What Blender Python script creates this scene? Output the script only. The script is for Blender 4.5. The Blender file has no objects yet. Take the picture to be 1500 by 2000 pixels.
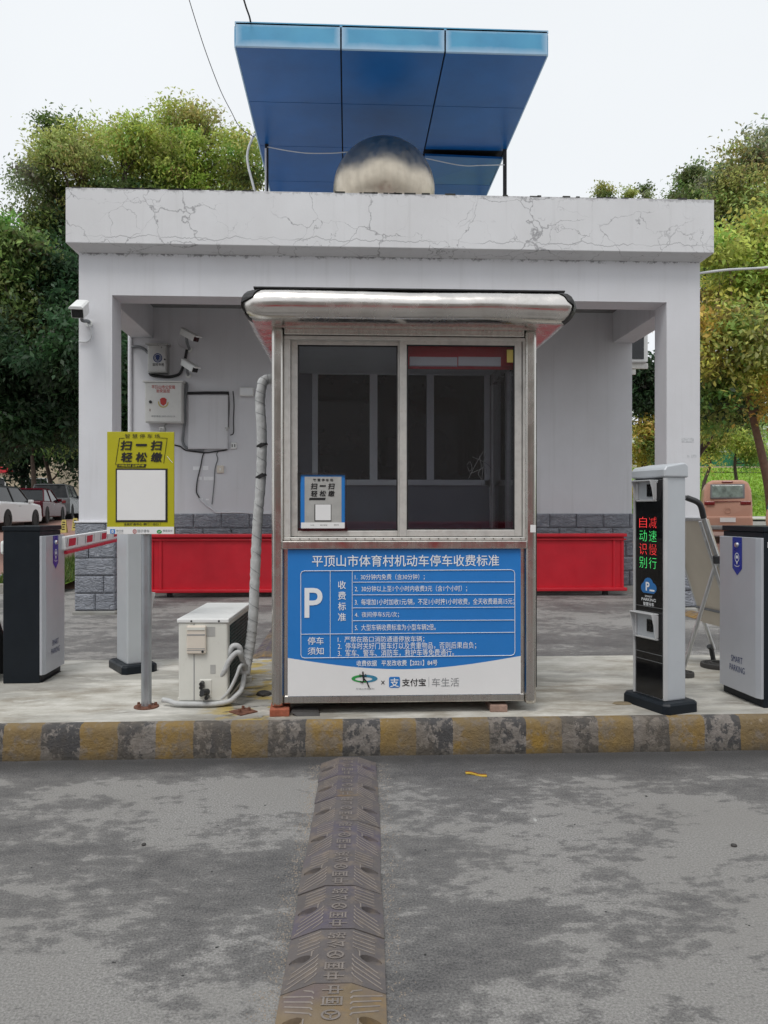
import bpy, bmesh, math, random
import numpy as np
from mathutils import Vector, Matrix
R = math.radians
PI = math.pi
scene = bpy.context.scene
col = scene.collection

# ------------------------------------------------------------------ camera
YAW = R(2.67)
CAM_H = 1.4
cd = bpy.data.cameras.new("camera"); cam = bpy.data.objects.new("camera", cd); col.objects.link(cam)
cam.location = (0, 0, CAM_H); cam.rotation_euler = (R(90), 0, -YAW)
cd.sensor_fit = 'VERTICAL'; cd.sensor_height = 24; cd.lens = 18.0
cd.clip_start = 0.05; cd.clip_end = 2000
scene.camera = cam
# ------------------------------------------------------------------ sky
SUN_EL, SUN_AZ = R(62), R(205)          # behind the camera, a little to its left
wd = bpy.data.worlds.new("World"); scene.world = wd; wd.use_nodes = True
nt = wd.node_tree; nt.nodes.clear()
wo = nt.nodes.new('ShaderNodeOutputWorld'); bg = nt.nodes.new('ShaderNodeBackground')
sk = nt.nodes.new('ShaderNodeTexSky'); sk.sky_type = 'NISHITA'; sk.sun_disc = False
sk.sun_elevation = SUN_EL; sk.sun_rotation = SUN_AZ; sk.air_density = 1.0; sk.dust_density = 4.0
hs = nt.nodes.new('ShaderNodeHueSaturation'); hs.inputs['Saturation'].default_value = 0.12
mx = nt.nodes.new('ShaderNodeMix'); mx.data_type = 'RGBA'; mx.inputs[0].default_value = 0.86
mx.inputs[7].default_value = (9.0, 9.35, 9.7, 1)      # the even cloud deck
nt.links.new(sk.outputs[0], hs.inputs['Color']); nt.links.new(hs.outputs[0], mx.inputs[6])
tcw = nt.nodes.new('ShaderNodeTexCoord'); cn = nt.nodes.new('ShaderNodeTexNoise'); cn.inputs['Scale'].default_value = 2.2; cn.inputs['Detail'].default_value = 5
cr = nt.nodes.new('ShaderNodeMix'); cr.data_type = 'RGBA'; cr.inputs[6].default_value = (8.5, 8.85, 9.15, 1); cr.inputs[7].default_value = (9.6, 9.95, 10.3, 1)
nt.links.new(tcw.outputs['Generated'], cn.inputs['Vector']); nt.links.new(cn.outputs['Fac'], cr.inputs[0]); nt.links.new(cr.outputs[2], mx.inputs[7])   # faint cloud tone
nt.links.new(mx.outputs[2], bg.inputs[0]); bg.inputs[1].default_value = 0.102
nt.links.new(bg.outputs[0], wo.inputs[0])
# ------------------------------------------------------------------ sun (thin overcast)
sd = bpy.data.lights.new("sun", 'SUN'); sun = bpy.data.objects.new("sun", sd); col.objects.link(sun)
sd.energy = 1.5; sd.angle = R(24); sd.color = (1.0, 0.97, 0.93)
# light comes from azimuth SUN_AZ (0 = +Y, clockwise)
sdir = Vector((math.sin(SUN_AZ)*math.cos(SUN_EL), math.cos(SUN_AZ)*math.cos(SUN_EL), math.sin(SUN_EL)))
sun.rotation_euler = sdir.to_track_quat('Z', 'Y').to_euler()
sun.location = sdir*60
vs = scene.view_settings
vs.view_transform = 'Standard'; vs.look = 'None'; vs.exposure = 0.08; vs.gamma = 1.0; vs.use_curve_mapping = False

# ------------------------------------------------------------------ pixel -> place helpers (1500x2000 photo)
cA, sA = math.cos(YAW), math.sin(YAW)
def ray(px, py):
    X = (px-750)/1500.0
    return (X*cA+sA, cA-X*sA, (1000-py)/1500.0)
def onY(px, py, y):
    d = ray(px, py); t = y/d[1]; return Vector((d[0]*t, y, CAM_H+d[2]*t))
def onX(px, py, x):
    d = ray(px, py); t = x/d[0]; return Vector((x, d[1]*t, CAM_H+d[2]*t))
def onZ(px, py, z):
    d = ray(px, py); t = (z-CAM_H)/d[2]; return Vector((d[0]*t, d[1]*t, z))
def atD(px, py, D):
    d = ray(px, py); return Vector((d[0]*D, d[1]*D, CAM_H+d[2]*D))

# ------------------------------------------------------------------ objects
def tag(o, label=None, cat=None, group=None, kind=None):
    if label: o['label'] = label
    if cat: o['category'] = cat
    if group: o['group'] = group
    if kind: o['kind'] = kind
    return o
def empty(name, loc=(0, 0, 0), rz=0, label=None, cat=None, group=None):
    o = bpy.data.objects.new(name, None); col.objects.link(o)
    o.location = loc; o.rotation_euler = (0, 0, rz); o.empty_display_size = 0.1
    return tag(o, label, cat, group)
def copy_tree(o, parent=None):
    c = o.copy(); col.objects.link(c); c.parent = parent
    for ch in o.children: copy_tree(ch, c)
    return c
_tc = {}
def text_geo(s, bold=0.0, shear=0.0):
    k = (s, bold, shear)
    if k not in _tc:
        cu = bpy.data.curves.new('t', 'FONT'); cu.body = s; cu.size = 1; cu.resolution_u = 4
        cu.offset = bold; cu.shear = shear
        ob = bpy.data.objects.new('t', cu)
        me = ob.to_mesh()
        v = np.array([p.co[:2] for p in me.vertices]) if len(me.vertices) else np.zeros((0, 2))
        f = [tuple(p.vertices) for p in me.polygons]
        ob.to_mesh_clear(); bpy.data.objects.remove(ob); bpy.data.curves.remove(cu)
        _tc[k] = (v, f)
    return _tc[k]
class MB:
    """collects shapes and links them as one mesh object"""
    def __init__(s, off=(0, 0, 0)):
        s.v = []; s.f = []; s.off = Vector(off); s.marks = []
    def add(s, vs_, fs):
        b = len(s.v); s.v += [tuple(p) for p in vs_]; s.f += [tuple(i+b for i in f) for f in fs]; return s
    def box(s, x0, x1, y0, y1, z0, z1, M=None):
        p = [Vector((x, y, z)) for z in (z0, z1) for x, y in ((x0, y0), (x1, y0), (x1, y1), (x0, y1))]
        if M is not None: p = [M @ q for q in p]
        return s.add(p, [(3, 2, 1, 0), (4, 5, 6, 7), (0, 1, 5, 4), (1, 2, 6, 5), (2, 3, 7, 6), (3, 0, 4, 7)])
    def hexa(s, p):
        return s.add(p, [(3, 2, 1, 0), (4, 5, 6, 7), (0, 1, 5, 4), (1, 2, 6, 5), (2, 3, 7, 6), (3, 0, 4, 7)])
    def prism(s, poly, fn, a, b):
        n = len(poly)
        p = [fn(u, v, a) for u, v in poly]+[fn(u, v, b) for u, v in poly]
        f = [tuple(range(n))[::-1], tuple(range(n, 2*n))]+[(i, (i+1) % n, n+(i+1) % n, n+i) for i in range(n)]
        return s.add(p, f)
    def quad(s, a, b, c, d): return s.add([a, b, c, d], [(0, 1, 2, 3)])
    def tube(s, path, r, n=10, caps=True, r1=None):
        path = [Vector(p) for p in path]; m = len(path); vs_ = []; fs = []; up = None
        for i, p in enumerate(path):
            t = (path[min(i+1, m-1)]-path[max(i-1, 0)])
            if t.length < 1e-9: t = Vector((0, 0, 1))
            t.normalize()
            if up is None:
                up = Vector((0, 0, 1)) if abs(t.z) < 0.9 else Vector((1, 0, 0))
            a = t.cross(up)
            if a.length < 1e-6: a = t.cross(Vector((0, 1, 0)))
            a.normalize(); b = a.cross(t); up = b
            rr = r if r1 is None else r+(r1-r)*i/(m-1)
            if callable(r): rr = r(i/(m-1))
            for k in range(n):
                an = 2*PI*k/n; vs_.append(p+a*math.cos(an)*rr+b*math.sin(an)*rr)
        for i in range(m-1):
            for k in range(n):
                fs.append((i*n+k, i*n+(k+1) % n, (i+1)*n+(k+1) % n, (i+1)*n+k))
        if caps: fs.append(tuple(range(n))[::-1]); fs.append(tuple(range((m-1)*n, m*n)))
        return s.add(vs_, fs)
    def cyl(s, p0, p1, r0, r1=None, n=16): return s.tube([p0, p1], r0, n, True, r0 if r1 is None else r1)
    def lathe(s, prof, c=(0, 0, 0), n=24, caps=True):
        vs_ = []; fs = []; m = len(prof)
        for r, z in prof:
            for k in range(n):
                a = 2*PI*k/n; vs_.append((c[0]+r*math.cos(a), c[1]+r*math.sin(a), c[2]+z))
        for i in range(m-1):
            for k in range(n): fs.append((i*n+k, i*n+(k+1) % n, (i+1)*n+(k+1) % n, (i+1)*n+k))
        if caps: fs.append(tuple(range(n))[::-1]); fs.append(tuple(range((m-1)*n, m*n)))
        return s.add(vs_, fs)
    def loft(s, rings, cap0=True, cap1=True):
        n = len(rings[0]); m = len(rings); vs_ = [p for r in rings for p in r]; fs = []
        for i in range(m-1):
            for k in range(n): fs.append((i*n+k, i*n+(k+1) % n, (i+1)*n+(k+1) % n, (i+1)*n+k))
        if cap0: fs.append(tuple(range(n))[::-1])
        if cap1: fs.append(tuple(range((m-1)*n, m*n)))
        return s.add(vs_, fs)
    def text(s, body, rect, fn, bold=0.0, shear=0.0, keep=False):
        """fit the words into rect=(u0,u1,w0,w1); fn(u,w) gives the place"""
        v, f = text_geo(body, bold, shear)
        if not len(v): return s
        mn = v.min(0); mxx = v.max(0); u0, u1, w0, w1 = rect
        su = (u1-u0)/max(1e-6, mxx[0]-mn[0]); sw = (w1-w0)/max(1e-6, mxx[1]-mn[1])
        if keep: sw = su if (u1-u0) > 0 else -su
        cw = (w0+w1)/2; mw = (mn[1]+mxx[1])/2
        a = (len(s.v), len(s.f)); s.add([fn(u0+(p[0]-mn[0])*su, cw+(p[1]-mw)*sw) for p in v], f)
        s.marks.append((a[0], len(s.v), a[1], len(s.f))); s.gappy = getattr(s, 'gappy', False) or ' ' in body; return s
    def mesh(s, name):
        me = bpy.data.meshes.new(name)
        o = s.off
        me.from_pydata([(p[0]-o.x, p[1]-o.y, p[2]-o.z) for p in s.v], [], s.f)
        return me
    def build(s, name, mat, parent=None, smooth=False, bevel=0, seg=2, fix=True):
        if name == 'lettering' and (len(s.marks) > 1 or (s.marks and s.marks[0][3]-s.marks[0][2] < len(s.f))):
            left = MB(s.off); used = set(); o = None      # each line of words is a part of its own
            for a, b, c, d in s.marks:
                q = MB(s.off); q.v = s.v[a:b]; q.f = [tuple(i-a for i in f) for f in s.f[c:d]]; used |= set(range(c, d)); o = q.build(name, mat, parent); o['kind'] = 'stuff'
            rest = [f for i, f in enumerate(s.f) if i not in used]
            if rest:
                ids = sorted({i for f in rest for i in f}); mp = {v: k for k, v in enumerate(ids)}
                left.v = [s.v[i] for i in ids]; left.f = [tuple(mp[i] for i in f) for f in rest]; left.build('printed_line', mat, parent)
            return o
        me = s.mesh(name)
        if fix and len(s.f) < 60000:
            bm = bmesh.new(); bm.from_mesh(me); bmesh.ops.recalc_face_normals(bm, faces=bm.faces); bm.to_mesh(me); bm.free()
        o = link(name, me, mat, parent, smooth, bevel, seg)
        if name == 'lettering' and getattr(s, 'gappy', False): o['kind'] = 'stuff'      # too small to pick apart
        return o
def link(name, me, mat, parent=None, smooth=False, bevel=0, seg=2):
    o = bpy.data.objects.new(name, me); col.objects.link(o)
    if mat is not None and not me.materials: me.materials.append(mat)
    if parent is not None: o.parent = parent
    if smooth:
        me.polygons.foreach_set('use_smooth', [True]*len(me.polygons))
        if smooth != 'all':
            me.set_sharp_from_angle(angle=R(40))
    if bevel:
        b = o.modifiers.new('b', 'BEVEL'); b.width = bevel; b.segments = seg; b.limit_method = 'ANGLE'; b.angle_limit = R(40)
    return o
def spline(pts, n=8):
    pts = [Vector(p) for p in pts]; out = []
    P = [pts[0]*2-pts[1]]+pts+[pts[-1]*2-pts[-2]]
    for i in range(1, len(P)-2):
        a, b, c, d = P[i-1:i+3]
        for k in range(n):
            t = k/n
            out.append(0.5*((2*b)+(c-a)*t+(2*a-5*b+4*c-d)*t*t+(3*b-3*c+d-a)*t**3))
    out.append(pts[-1]); return out
def ell(cx, cz, rx, rz, n=24, a0=0, a1=2*PI):
    return [(cx+rx*math.cos(a0+(a1-a0)*k/n), cz+rz*math.sin(a0+(a1-a0)*k/n)) for k in range(n)]

# ------------------------------------------------------------------ materials
class NM:
    def __init__(s, name, rough=.5, metal=0, spec=.5):
        s.m = bpy.data.materials.new(name); s.m.use_nodes = True; s.t = s.m.node_tree
        s.b = s.t.nodes['Principled BSDF']; s.out = s.t.nodes['Material Output']
        s.b.inputs['Roughness'].default_value = rough; s.b.inputs['Metallic'].default_value = metal
        s.b.inputs['Specular IOR Level'].default_value = spec
        s.co = s.n('ShaderNodeTexCoord').outputs['Object']
    def n(s, t): return s.t.nodes.new(t)
    def l(s, a, b): s.t.links.new(a, b)
    def set(s, sock, v):
        if isinstance(v, bpy.types.NodeSocket): s.l(v, sock)
        elif isinstance(v, (tuple, list)) and len(v) == 3 and sock.type == 'RGBA': sock.default_value = (*v, 1)
        else: sock.default_value = v
    def map(s, scale=(1, 1, 1), rot=(0, 0, 0), loc=(0, 0, 0), vec=None):
        m = s.n('ShaderNodeMapping'); s.l(vec or s.co, m.inputs[0])
        m.inputs['Scale'].default_value = scale; m.inputs['Rotation'].default_value = rot; m.inputs['Location'].default_value = loc
        return m.outputs[0]
    def noise(s, scale, detail=4, rough=.5, vec=None, dist=0):
        q = s.n('ShaderNodeTexNoise'); s.l(vec or s.co, q.inputs['Vector'])
        q.inputs['Scale'].default_value = scale; q.inputs['Detail'].default_value = detail
        q.inputs['Roughness'].default_value = rough; q.inputs['Distortion'].default_value = dist
        return q.outputs['Fac']
    def ramp(s, fac, stops, mode='LINEAR'):
        q = s.n('ShaderNodeValToRGB'); s.l(fac, q.inputs[0]); e = q.color_ramp.elements; q.color_ramp.interpolation = mode
        while len(e) < len(stops): e.new(0.5)
        for i, (p, c) in enumerate(stops):
            e[i].position = p; e[i].color = (c, c, c, 1) if isinstance(c, (int, float)) else (*c, 1)
        return q.outputs[0]
    def mix(s, fac, a, b, mode='MIX'):
        q = s.n('ShaderNodeMix'); q.data_type = 'RGBA'; q.blend_type = mode
        s.set(q.inputs[0], fac); s.set(q.inputs[6], a); s.set(q.inputs[7], b); return q.outputs[2]
    def math(s, op, a, b=0.0, clamp=False):
        q = s.n('ShaderNodeMath'); q.operation = op; q.use_clamp = clamp; s.set(q.inputs[0], a); s.set(q.inputs[1], b); return q.outputs[0]
    def sep(s, vec=None):
        q = s.n('ShaderNodeSeparateXYZ'); s.l(vec or s.co, q.inputs[0]); return q.outputs
    def color(s, c): s.set(s.b.inputs['Base Color'], c); return s
    def roughness(s, c): s.set(s.b.inputs['Roughness'], c); return s
    def bump(s, h, strength=.3, dist=.01):
        q = s.n('ShaderNodeBump'); q.inputs['Strength'].default_value = strength; q.inputs['Distance'].default_value = dist
        s.l(h, q.inputs['Height']); s.l(q.outputs[0], s.b.inputs['Normal']); return s
def mat(name, c, rough=.5, metal=0, var=.12, vs=6, bump=0, bs=60, spec=.5, emit=0, dirt=0, dcol=(.05, .045, .035), ds=9):
    m = NM(name, rough, metal, spec)
    f = m.noise(vs, 6, .6)
    cc = m.mix(m.ramp(f, [(.3, 0.), (.7, 1.)]), tuple(x*(1-var) for x in c), tuple(min(1, x*(1+var)) for x in c))
    if dirt:
        d = m.ramp(m.noise(ds, 8, .7), [(.62-.12*dirt, 0.), (.75, 1.)])
        cc = m.mix(m.math('MULTIPLY', d, dirt), cc, dcol)
    m.color(cc)
    m.roughness(m.ramp(m.noise(vs*2.3, 4), [(.3, max(.02, rough-.08)), (.7, min(1, rough+.1))]))
    if bump: m.bump(m.noise(bs, 5, .6), bump, .01)
    if emit:
        m.set(m.b.inputs['Emission Color'], c); m.b.inputs['Emission Strength'].default_value = emit
    return m.m
def steel(name, c=(.56, .54, .51), rough=.26, dirt=.35, streak=(60, 60, 1)):
    m = NM(name, rough, 1.0)
    st = m.noise(1.5, 3, .5, m.map(streak))
    cc = m.mix(m.ramp(st, [(.3, 0.), (.7, 1.)]), tuple(x*.88 for x in c), tuple(min(1, x*1.1) for x in c))
    d = m.ramp(m.noise(7, 8, .72), [(.52, 0.), (.72, 1.)])
    cc = m.mix(m.math('MULTIPLY', d, dirt), cc, (.22, .17, .12))
    m.color(cc)
    m.roughness(m.ramp(m.noise(9, 3, .55), [(.3, rough-.05), (.75, rough+.16)]))
    m.bump(m.noise(3, 1, .4), .10, .02)
    return m.m
MT = {}
MT['steel'] = steel('stainless_steel', (.58, .555, .52), .2, .12)
MT['steel_eave'] = steel('stainless_sheet', (.66, .63, .6), .2, .22, (3, 3, 3))
MT['galv'] = steel('galvanised_pipe', (.42, .44, .47), .42, .2, (8, 8, 2))
MT['alu'] = steel('aluminium_tube', (.62, .63, .64), .36, .12)
MT['alu_frame'] = mat('window_aluminium', (.62, .61, .58), .40, .4, .15, 14, 0, dirt=.55, dcol=(.2, .16, .12), ds=14)
MT['white_paint'] = mat('white_enamel', (.74, .75, .74), .4, 0, .05, 5, dirt=.3, dcol=(.3, .27, .22), ds=11)
MT['ac_white'] = mat('ac_enamel', (.66, .66, .61), .42, 0, .05, 4, dirt=.35, dcol=(.3, .22, .14), ds=14)
MT['ac_cream'] = mat('ac_plastic_cream', (.66, .60, .52), .45, 0, .05, 8, dirt=.2)
MT['black_plastic'] = mat('black_plastic', (.018, .019, .021), .42, 0, .2, 8)
MT['black_gloss'] = mat('black_glass_panel', (.008, .008, .009), .08, 0, .2, 8)
MT['dark_navy'] = mat('anthracite_paint', (.012, .016, .021), .42, 0, .12, 5, spec=.18, dirt=.10, dcol=(.07, .065, .06))
MT['silver'] = mat('silver_paint', (.47, .49, .53), .38, .25, .04, 3, 0)
MT['silver_dk'] = mat('silver_paint_visor', (.55, .56, .57), .35, .2, .05, 6)
MT['col_gray'] = mat('light_grey_paint', (.50, .53, .56), .4, .1, .04, 3, dirt=.08)
MT['blue_print'] = mat('blue_print', (.006, .035, .30), .3, 0, .05, 9)
MT['poster_blue'] = mat('poster_blue', (.016, .19, .56), .42, 0, .05, 3)
MT['poster_white'] = mat('poster_white', (.78, .78, .78), .45, 0, .03, 3)
MT['ink_white'] = mat('ink_white', (.80, .82, .84), .5, 0, .02, 5)
MT['ink_black'] = mat('ink_black', (.012, .012, .013), .5, 0, .1, 5)
MT['ink_navy'] = mat('ink_navy', (.012, .03, .12), .5, 0, .1, 5)
MT['ink_red'] = mat('ink_red', (.42, .035, .03), .5, 0, .1, 5)
MT['ink_grey'] = mat('ink_grey', (.25, .26, .27), .5, 0, .1, 5)
MT['ink_green'] = mat('ink_green', (.03, .30, .07), .5, 0, .1, 5)
MT['ink_teal'] = mat('ink_teal', (.04, .22, .35), .5, 0, .1, 5)
MT['sign_yellow'] = mat('sign_yellow', (.44, .41, .012), .38, 0, .07, 3, dirt=.06)
MT['red_paint'] = mat('red_enamel', (.60, .014, .03), .42, 0, .1, 2.2, dirt=.08, dcol=(.2, .02, .02))
MT['boom_red'] = mat('boom_red', (.55, .015, .045), .4, 0, .05, 6)
MT['boom_white'] = mat('boom_white', (.75, .76, .77), .4, 0, .04, 6, dirt=.1)
MT['hose_white'] = mat('white_wrap_tape', (.46, .47, .47), .6, 0, .14, 18, .4, 50, dirt=.6, dcol=(.22, .22, .22), ds=26)
MT['rust'] = mat('rusty_iron', (.16, .07, .045), .75, .3, .35, 30, .5, 80)
MT['brick_red'] = mat('red_clay_brick', (.30, .085, .045), .85, 0, .3, 22, .5, 60, dirt=.4, dcol=(.1, .06, .05))
MT['brick_pale'] = mat('pale_clay_brick', (.30, .20, .16), .85, 0, .3, 22, .5, 60, dirt=.4, dcol=(.1, .08, .07))
MT['rubber'] = mat('black_rubber', (.045, .042, .04), .7, 0, .2, 12, .3, 60)
MT['board_beige'] = mat('board_back', (.55, .50, .42), .6, 0, .05, 3)
MT['cable'] = mat('black_cable', (.02, .02, .022), .5, 0, .2, 5)
MT['cable_grey'] = mat('grey_cable', (.16, .17, .18), .5, 0, .2, 5)
MT['cable_white'] = mat('white_cable', (.55, .56, .57), .5, 0, .1, 5)
MT['sphere_steel'] = steel('ball_steel', (.60, .53, .43), .33, .15, (4, 4, 1))
MT['led_red'] = mat('led_red', (1.0, .05, .05), .5, 0, 0, 1, emit=.75)
MT['led_green'] = mat('led_green', (.10, 1.0, .25), .5, 0, 0, 1, emit=.5)
MT['ground_dark'] = mat('interior_dark', (.22, .21, .2), .7, 0, .2, 3)
MT['interior_wall'] = mat('interior_panel', (.25, .255, .28), .6, 0, .1, 3)
MT['tape_clear'] = mat('packing_tape', (.5, .5, .5), .2, 0, .2, 20)

def plaster(name, base=(.745, .757, .805), cracks=False, mould=None):
    m = NM(name, .8, 0, .2)
    c = m.mix(m.ramp(m.noise(1.1, 6, .6), [(.3, 0.), (.7, 1.)]), tuple(x*.93 for x in base), base)
    st = m.ramp(m.noise(3.0, 5, .6, m.map((3, 3, .12))), [(.55, 0.), (.8, 1.)])
    c = m.mix(m.math('MULTIPLY', st, .30), c, (.42, .42, .43))
    bl = m.ramp(m.noise(.55, 7, .65, m.map((1, 1, .8), (0, 0, 0), (4, 2, 6))), [(.44, 0.), (.64, 1.)])
    c = m.mix(m.math('MULTIPLY', bl, .20), c, (.48, .47, .47))
    ft = m.ramp(m.math('ADD', m.sep()[2], m.math('MULTIPLY', m.noise(2.5, 7, .7), .8)), [(1.4, 1.), (2.1, 0.)])
    c = m.mix(m.math('MULTIPLY', ft, .22), c, (.40, .38, .35))
    sp = m.ramp(m.noise(13, 8, .75), [(.66, 0.), (.74, 1.)])
    c = m.mix(m.math('MULTIPLY', sp, .12), c, (.35, .35, .36))
    bh = m.noise(40, 6, .6)
    if cracks:
        warp = m.n('ShaderNodeTexNoise'); m.l(m.co, warp.inputs['Vector']); warp.inputs['Scale'].default_value = 3.0; warp.inputs['Detail'].default_value = 6; warp.inputs['Roughness'].default_value = .52
        ad = m.n('ShaderNodeVectorMath'); ad.operation = 'MULTIPLY_ADD'; m.l(warp.outputs['Color'], ad.inputs[0]); ad.inputs[1].default_value = (.5, .5, .5); m.l(m.co, ad.inputs[2])
        def vor(sc, w, lo, hi, seed):
            v = m.n('ShaderNodeTexVoronoi'); v.feature = 'DISTANCE_TO_EDGE'; m.l(m.map((1, 1, 1.15), (0, 0, 0), (seed, seed, seed), ad.outputs[0]), v.inputs['Vector']); v.inputs['Scale'].default_value = sc
            wv = m.math('ADD', .25, m.math('MULTIPLY', m.ramp(m.noise(1.7, 4, .6, m.map((1, 1, 1), (0, 0, 0), (seed, 1, 2))), [(.35, 0.), (.68, 1.)]), 1.6))
            ln = m.ramp(m.math('DIVIDE', v.outputs['Distance'], wv), [(0., 1.), (w, 0.)])
            return m.math('MULTIPLY', ln, m.ramp(m.noise(.9, 3, .5, m.map((1, 1, 1), (0, 0, 0), (seed*3, 0, 1))), [(lo, 0.), (hi, 1.)]))
        k1 = vor(1.35, .012, .43, .54, 3.1); k2 = vor(2.3, .011, .54, .62, 7.7)
        # a long ragged crack near the lower arris
        x, y, z = m.sep()
        wob = m.math('MULTIPLY', m.math('SUBTRACT', m.noise(2.2, 8, .62, m.map((1, 0, 0))), .5), .32)
        dz = m.math('ABSOLUTE', m.math('SUBTRACT', m.math('SUBTRACT', z, 5.10), wob))
        k3 = m.math('MULTIPLY', m.ramp(dz, [(0., 1.), (.008, 0.)]), m.ramp(m.noise(.8, 2, .5, m.map((1, 0, 0), (0, 0, 0), (2.2, 0, 0))), [(.40, 0.), (.5, 1.)]))
        kk = m.math('MAXIMUM', m.math('MAXIMUM', k1, k2), k3)
        c = m.mix(m.math('MULTIPLY', kk, .66), c, (.13, .13, .14))
    if mould:
        z0, z1, amt = mould
        x, y, z = m.sep()
        band = m.math('MULTIPLY', m.ramp(m.math('SUBTRACT', z, z0), [(0., 0.), (z1-z0, 1.)]), 1.0)
        ms = m.ramp(m.math('ADD', m.math('MULTIPLY', m.noise(9, 9, .75), .75), m.math('MULTIPLY', band, .36)), [(.62, 0.), (.69, 1.)])
        c = m.mix(m.math('MULTIPLY', m.math('MULTIPLY', ms, band), amt), c, (.06, .06, .06))
    m.color(c); m.bump(bh, .15, .008)
    return m.m
MT['plaster'] = plaster('wall_plaster')
MT['plaster_beam'] = plaster('beam_plaster', mould=(4.80, 4.98, .9))
MT['plaster_crack'] = plaster('parapet_plaster', (.78, .79, .82), True, (5.60, 5.76, .45))

def stone_mat():
    m = NM('grey_cladding_stone', .75, 0, .3)
    oi = m.n('ShaderNodeObjectInfo').outputs['Random']
    cb = m.n('ShaderNodeCombineXYZ'); m.l(m.math('MULTIPLY', oi, 37.0), cb.inputs[0]); m.l(m.math('MULTIPLY', oi, 11.0), cb.inputs[2])
    ad = m.n('ShaderNodeVectorMath'); m.l(m.co, ad.inputs[0]); m.l(cb.outputs[0], ad.inputs[1])
    v = m.map((3, 3, 9), (0, R(24), 0), (0, 0, 0), ad.outputs[0])
    w = m.noise(1.6, 5, .5, v, .9)
    rid = m.math('ABSOLUTE', m.math('SUBTRACT', m.math('FRACT', m.math('MULTIPLY', w, 5.0)), .5))
    c = m.mix(m.ramp(m.noise(7, 6, .6), [(.3, 0.), (.7, 1.)]), (.22, .235, .27), (.30, .315, .355))
    c = m.mix(m.ramp(rid, [(0., .55), (.09, 0.)]), c, (.5, .52, .55))
    c = m.mix(m.math('MULTIPLY', oi, .25), c, (.2, .21, .24))
    m.color(c); m.bump(rid, .9, .03)
    return m.m
MT['stone'] = stone_mat()

def asphalt():
    m = NM('asphalt', .85, 0, .3)
    x, y, z = m.sep()
    big = m.noise(.95, 2, .5, m.map((.75, 1.05, 1), (0, 0, R(-5)), (3.3, 1.7, 0)))
    mid = m.noise(3.6, 6, .62, m.map((.8, 1.15, 1), (0, 0, R(-8)), (1.3, 4.7, 0)))
    fine = m.noise(15, 8, .68, m.map((.72, 1.15, 1), (0, 0, R(-8))))
    f = m.math('ADD', m.math('ADD', m.math('MULTIPLY', big, .66), m.math('MULTIPLY', mid, .60)), m.math('MULTIPLY', fine, .60))
    # damp gutter along the kerb foot
    gut = m.ramp(m.math('ABSOLUTE', m.math('SUBTRACT', y, 4.34)), [(0., .30), (.14, .16), (.36, 0.)])
    lane = m.ramp(m.math('ABSOLUTE', m.math('SUBTRACT', y, 8.2)), [(0., .11), (2.4, .06), (3.2, 0.)])
    f = m.math('ADD', m.math('ADD', f, gut), lane)
    wet = m.ramp(m.math('SUBTRACT', f, .44), [(.470, 0.), (.525, .60), (.70, 1.)])
    spk = m.noise(120, 3, .75)
    dry = m.mix(m.ramp(spk, [(.35, 0.), (.65, 1.)]), (.195, .19, .182), (.41, .40, .385))
    dry = m.mix(m.ramp(m.noise(.9, 4, .6), [(.4, 0.), (.65, .6)]), dry, (.275, .265, .25))
    damp = m.mix(m.ramp(spk, [(.35, 0.), (.68, 1.)]), (.055, .054, .056), (.195, .19, .186))
    c = m.mix(wet, dry, damp)
    c = m.mix(m.math('MULTIPLY', m.ramp(m.math('ADD', gut, m.math('MULTIPLY', m.noise(7, 6, .7), .2)), [(.22, 0.), (.38, 1.)]), .6), c, (.045, .045, .047))
    grit = m.ramp(m.noise(62, 3, .7), [(.665, 0.), (.72, 1.)])
    c = m.mix(m.math('MULTIPLY', grit, .5), c, (.42, .41, .39))
    peb = m.ramp(m.noise(27, 2, .5), [(.745, 0.), (.765, 1.)])
    c = m.mix(peb, c, (.03, .03, .03))
    m.color(c); m.roughness(m.ramp(wet, [(0., .9), (1., .58)]))
    m.bump(m.math('ADD', m.noise(110, 4, .75), m.math('MULTIPLY', wet, -.12)), .8, .016)
    return m.m
MT['asphalt'] = asphalt()
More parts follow.
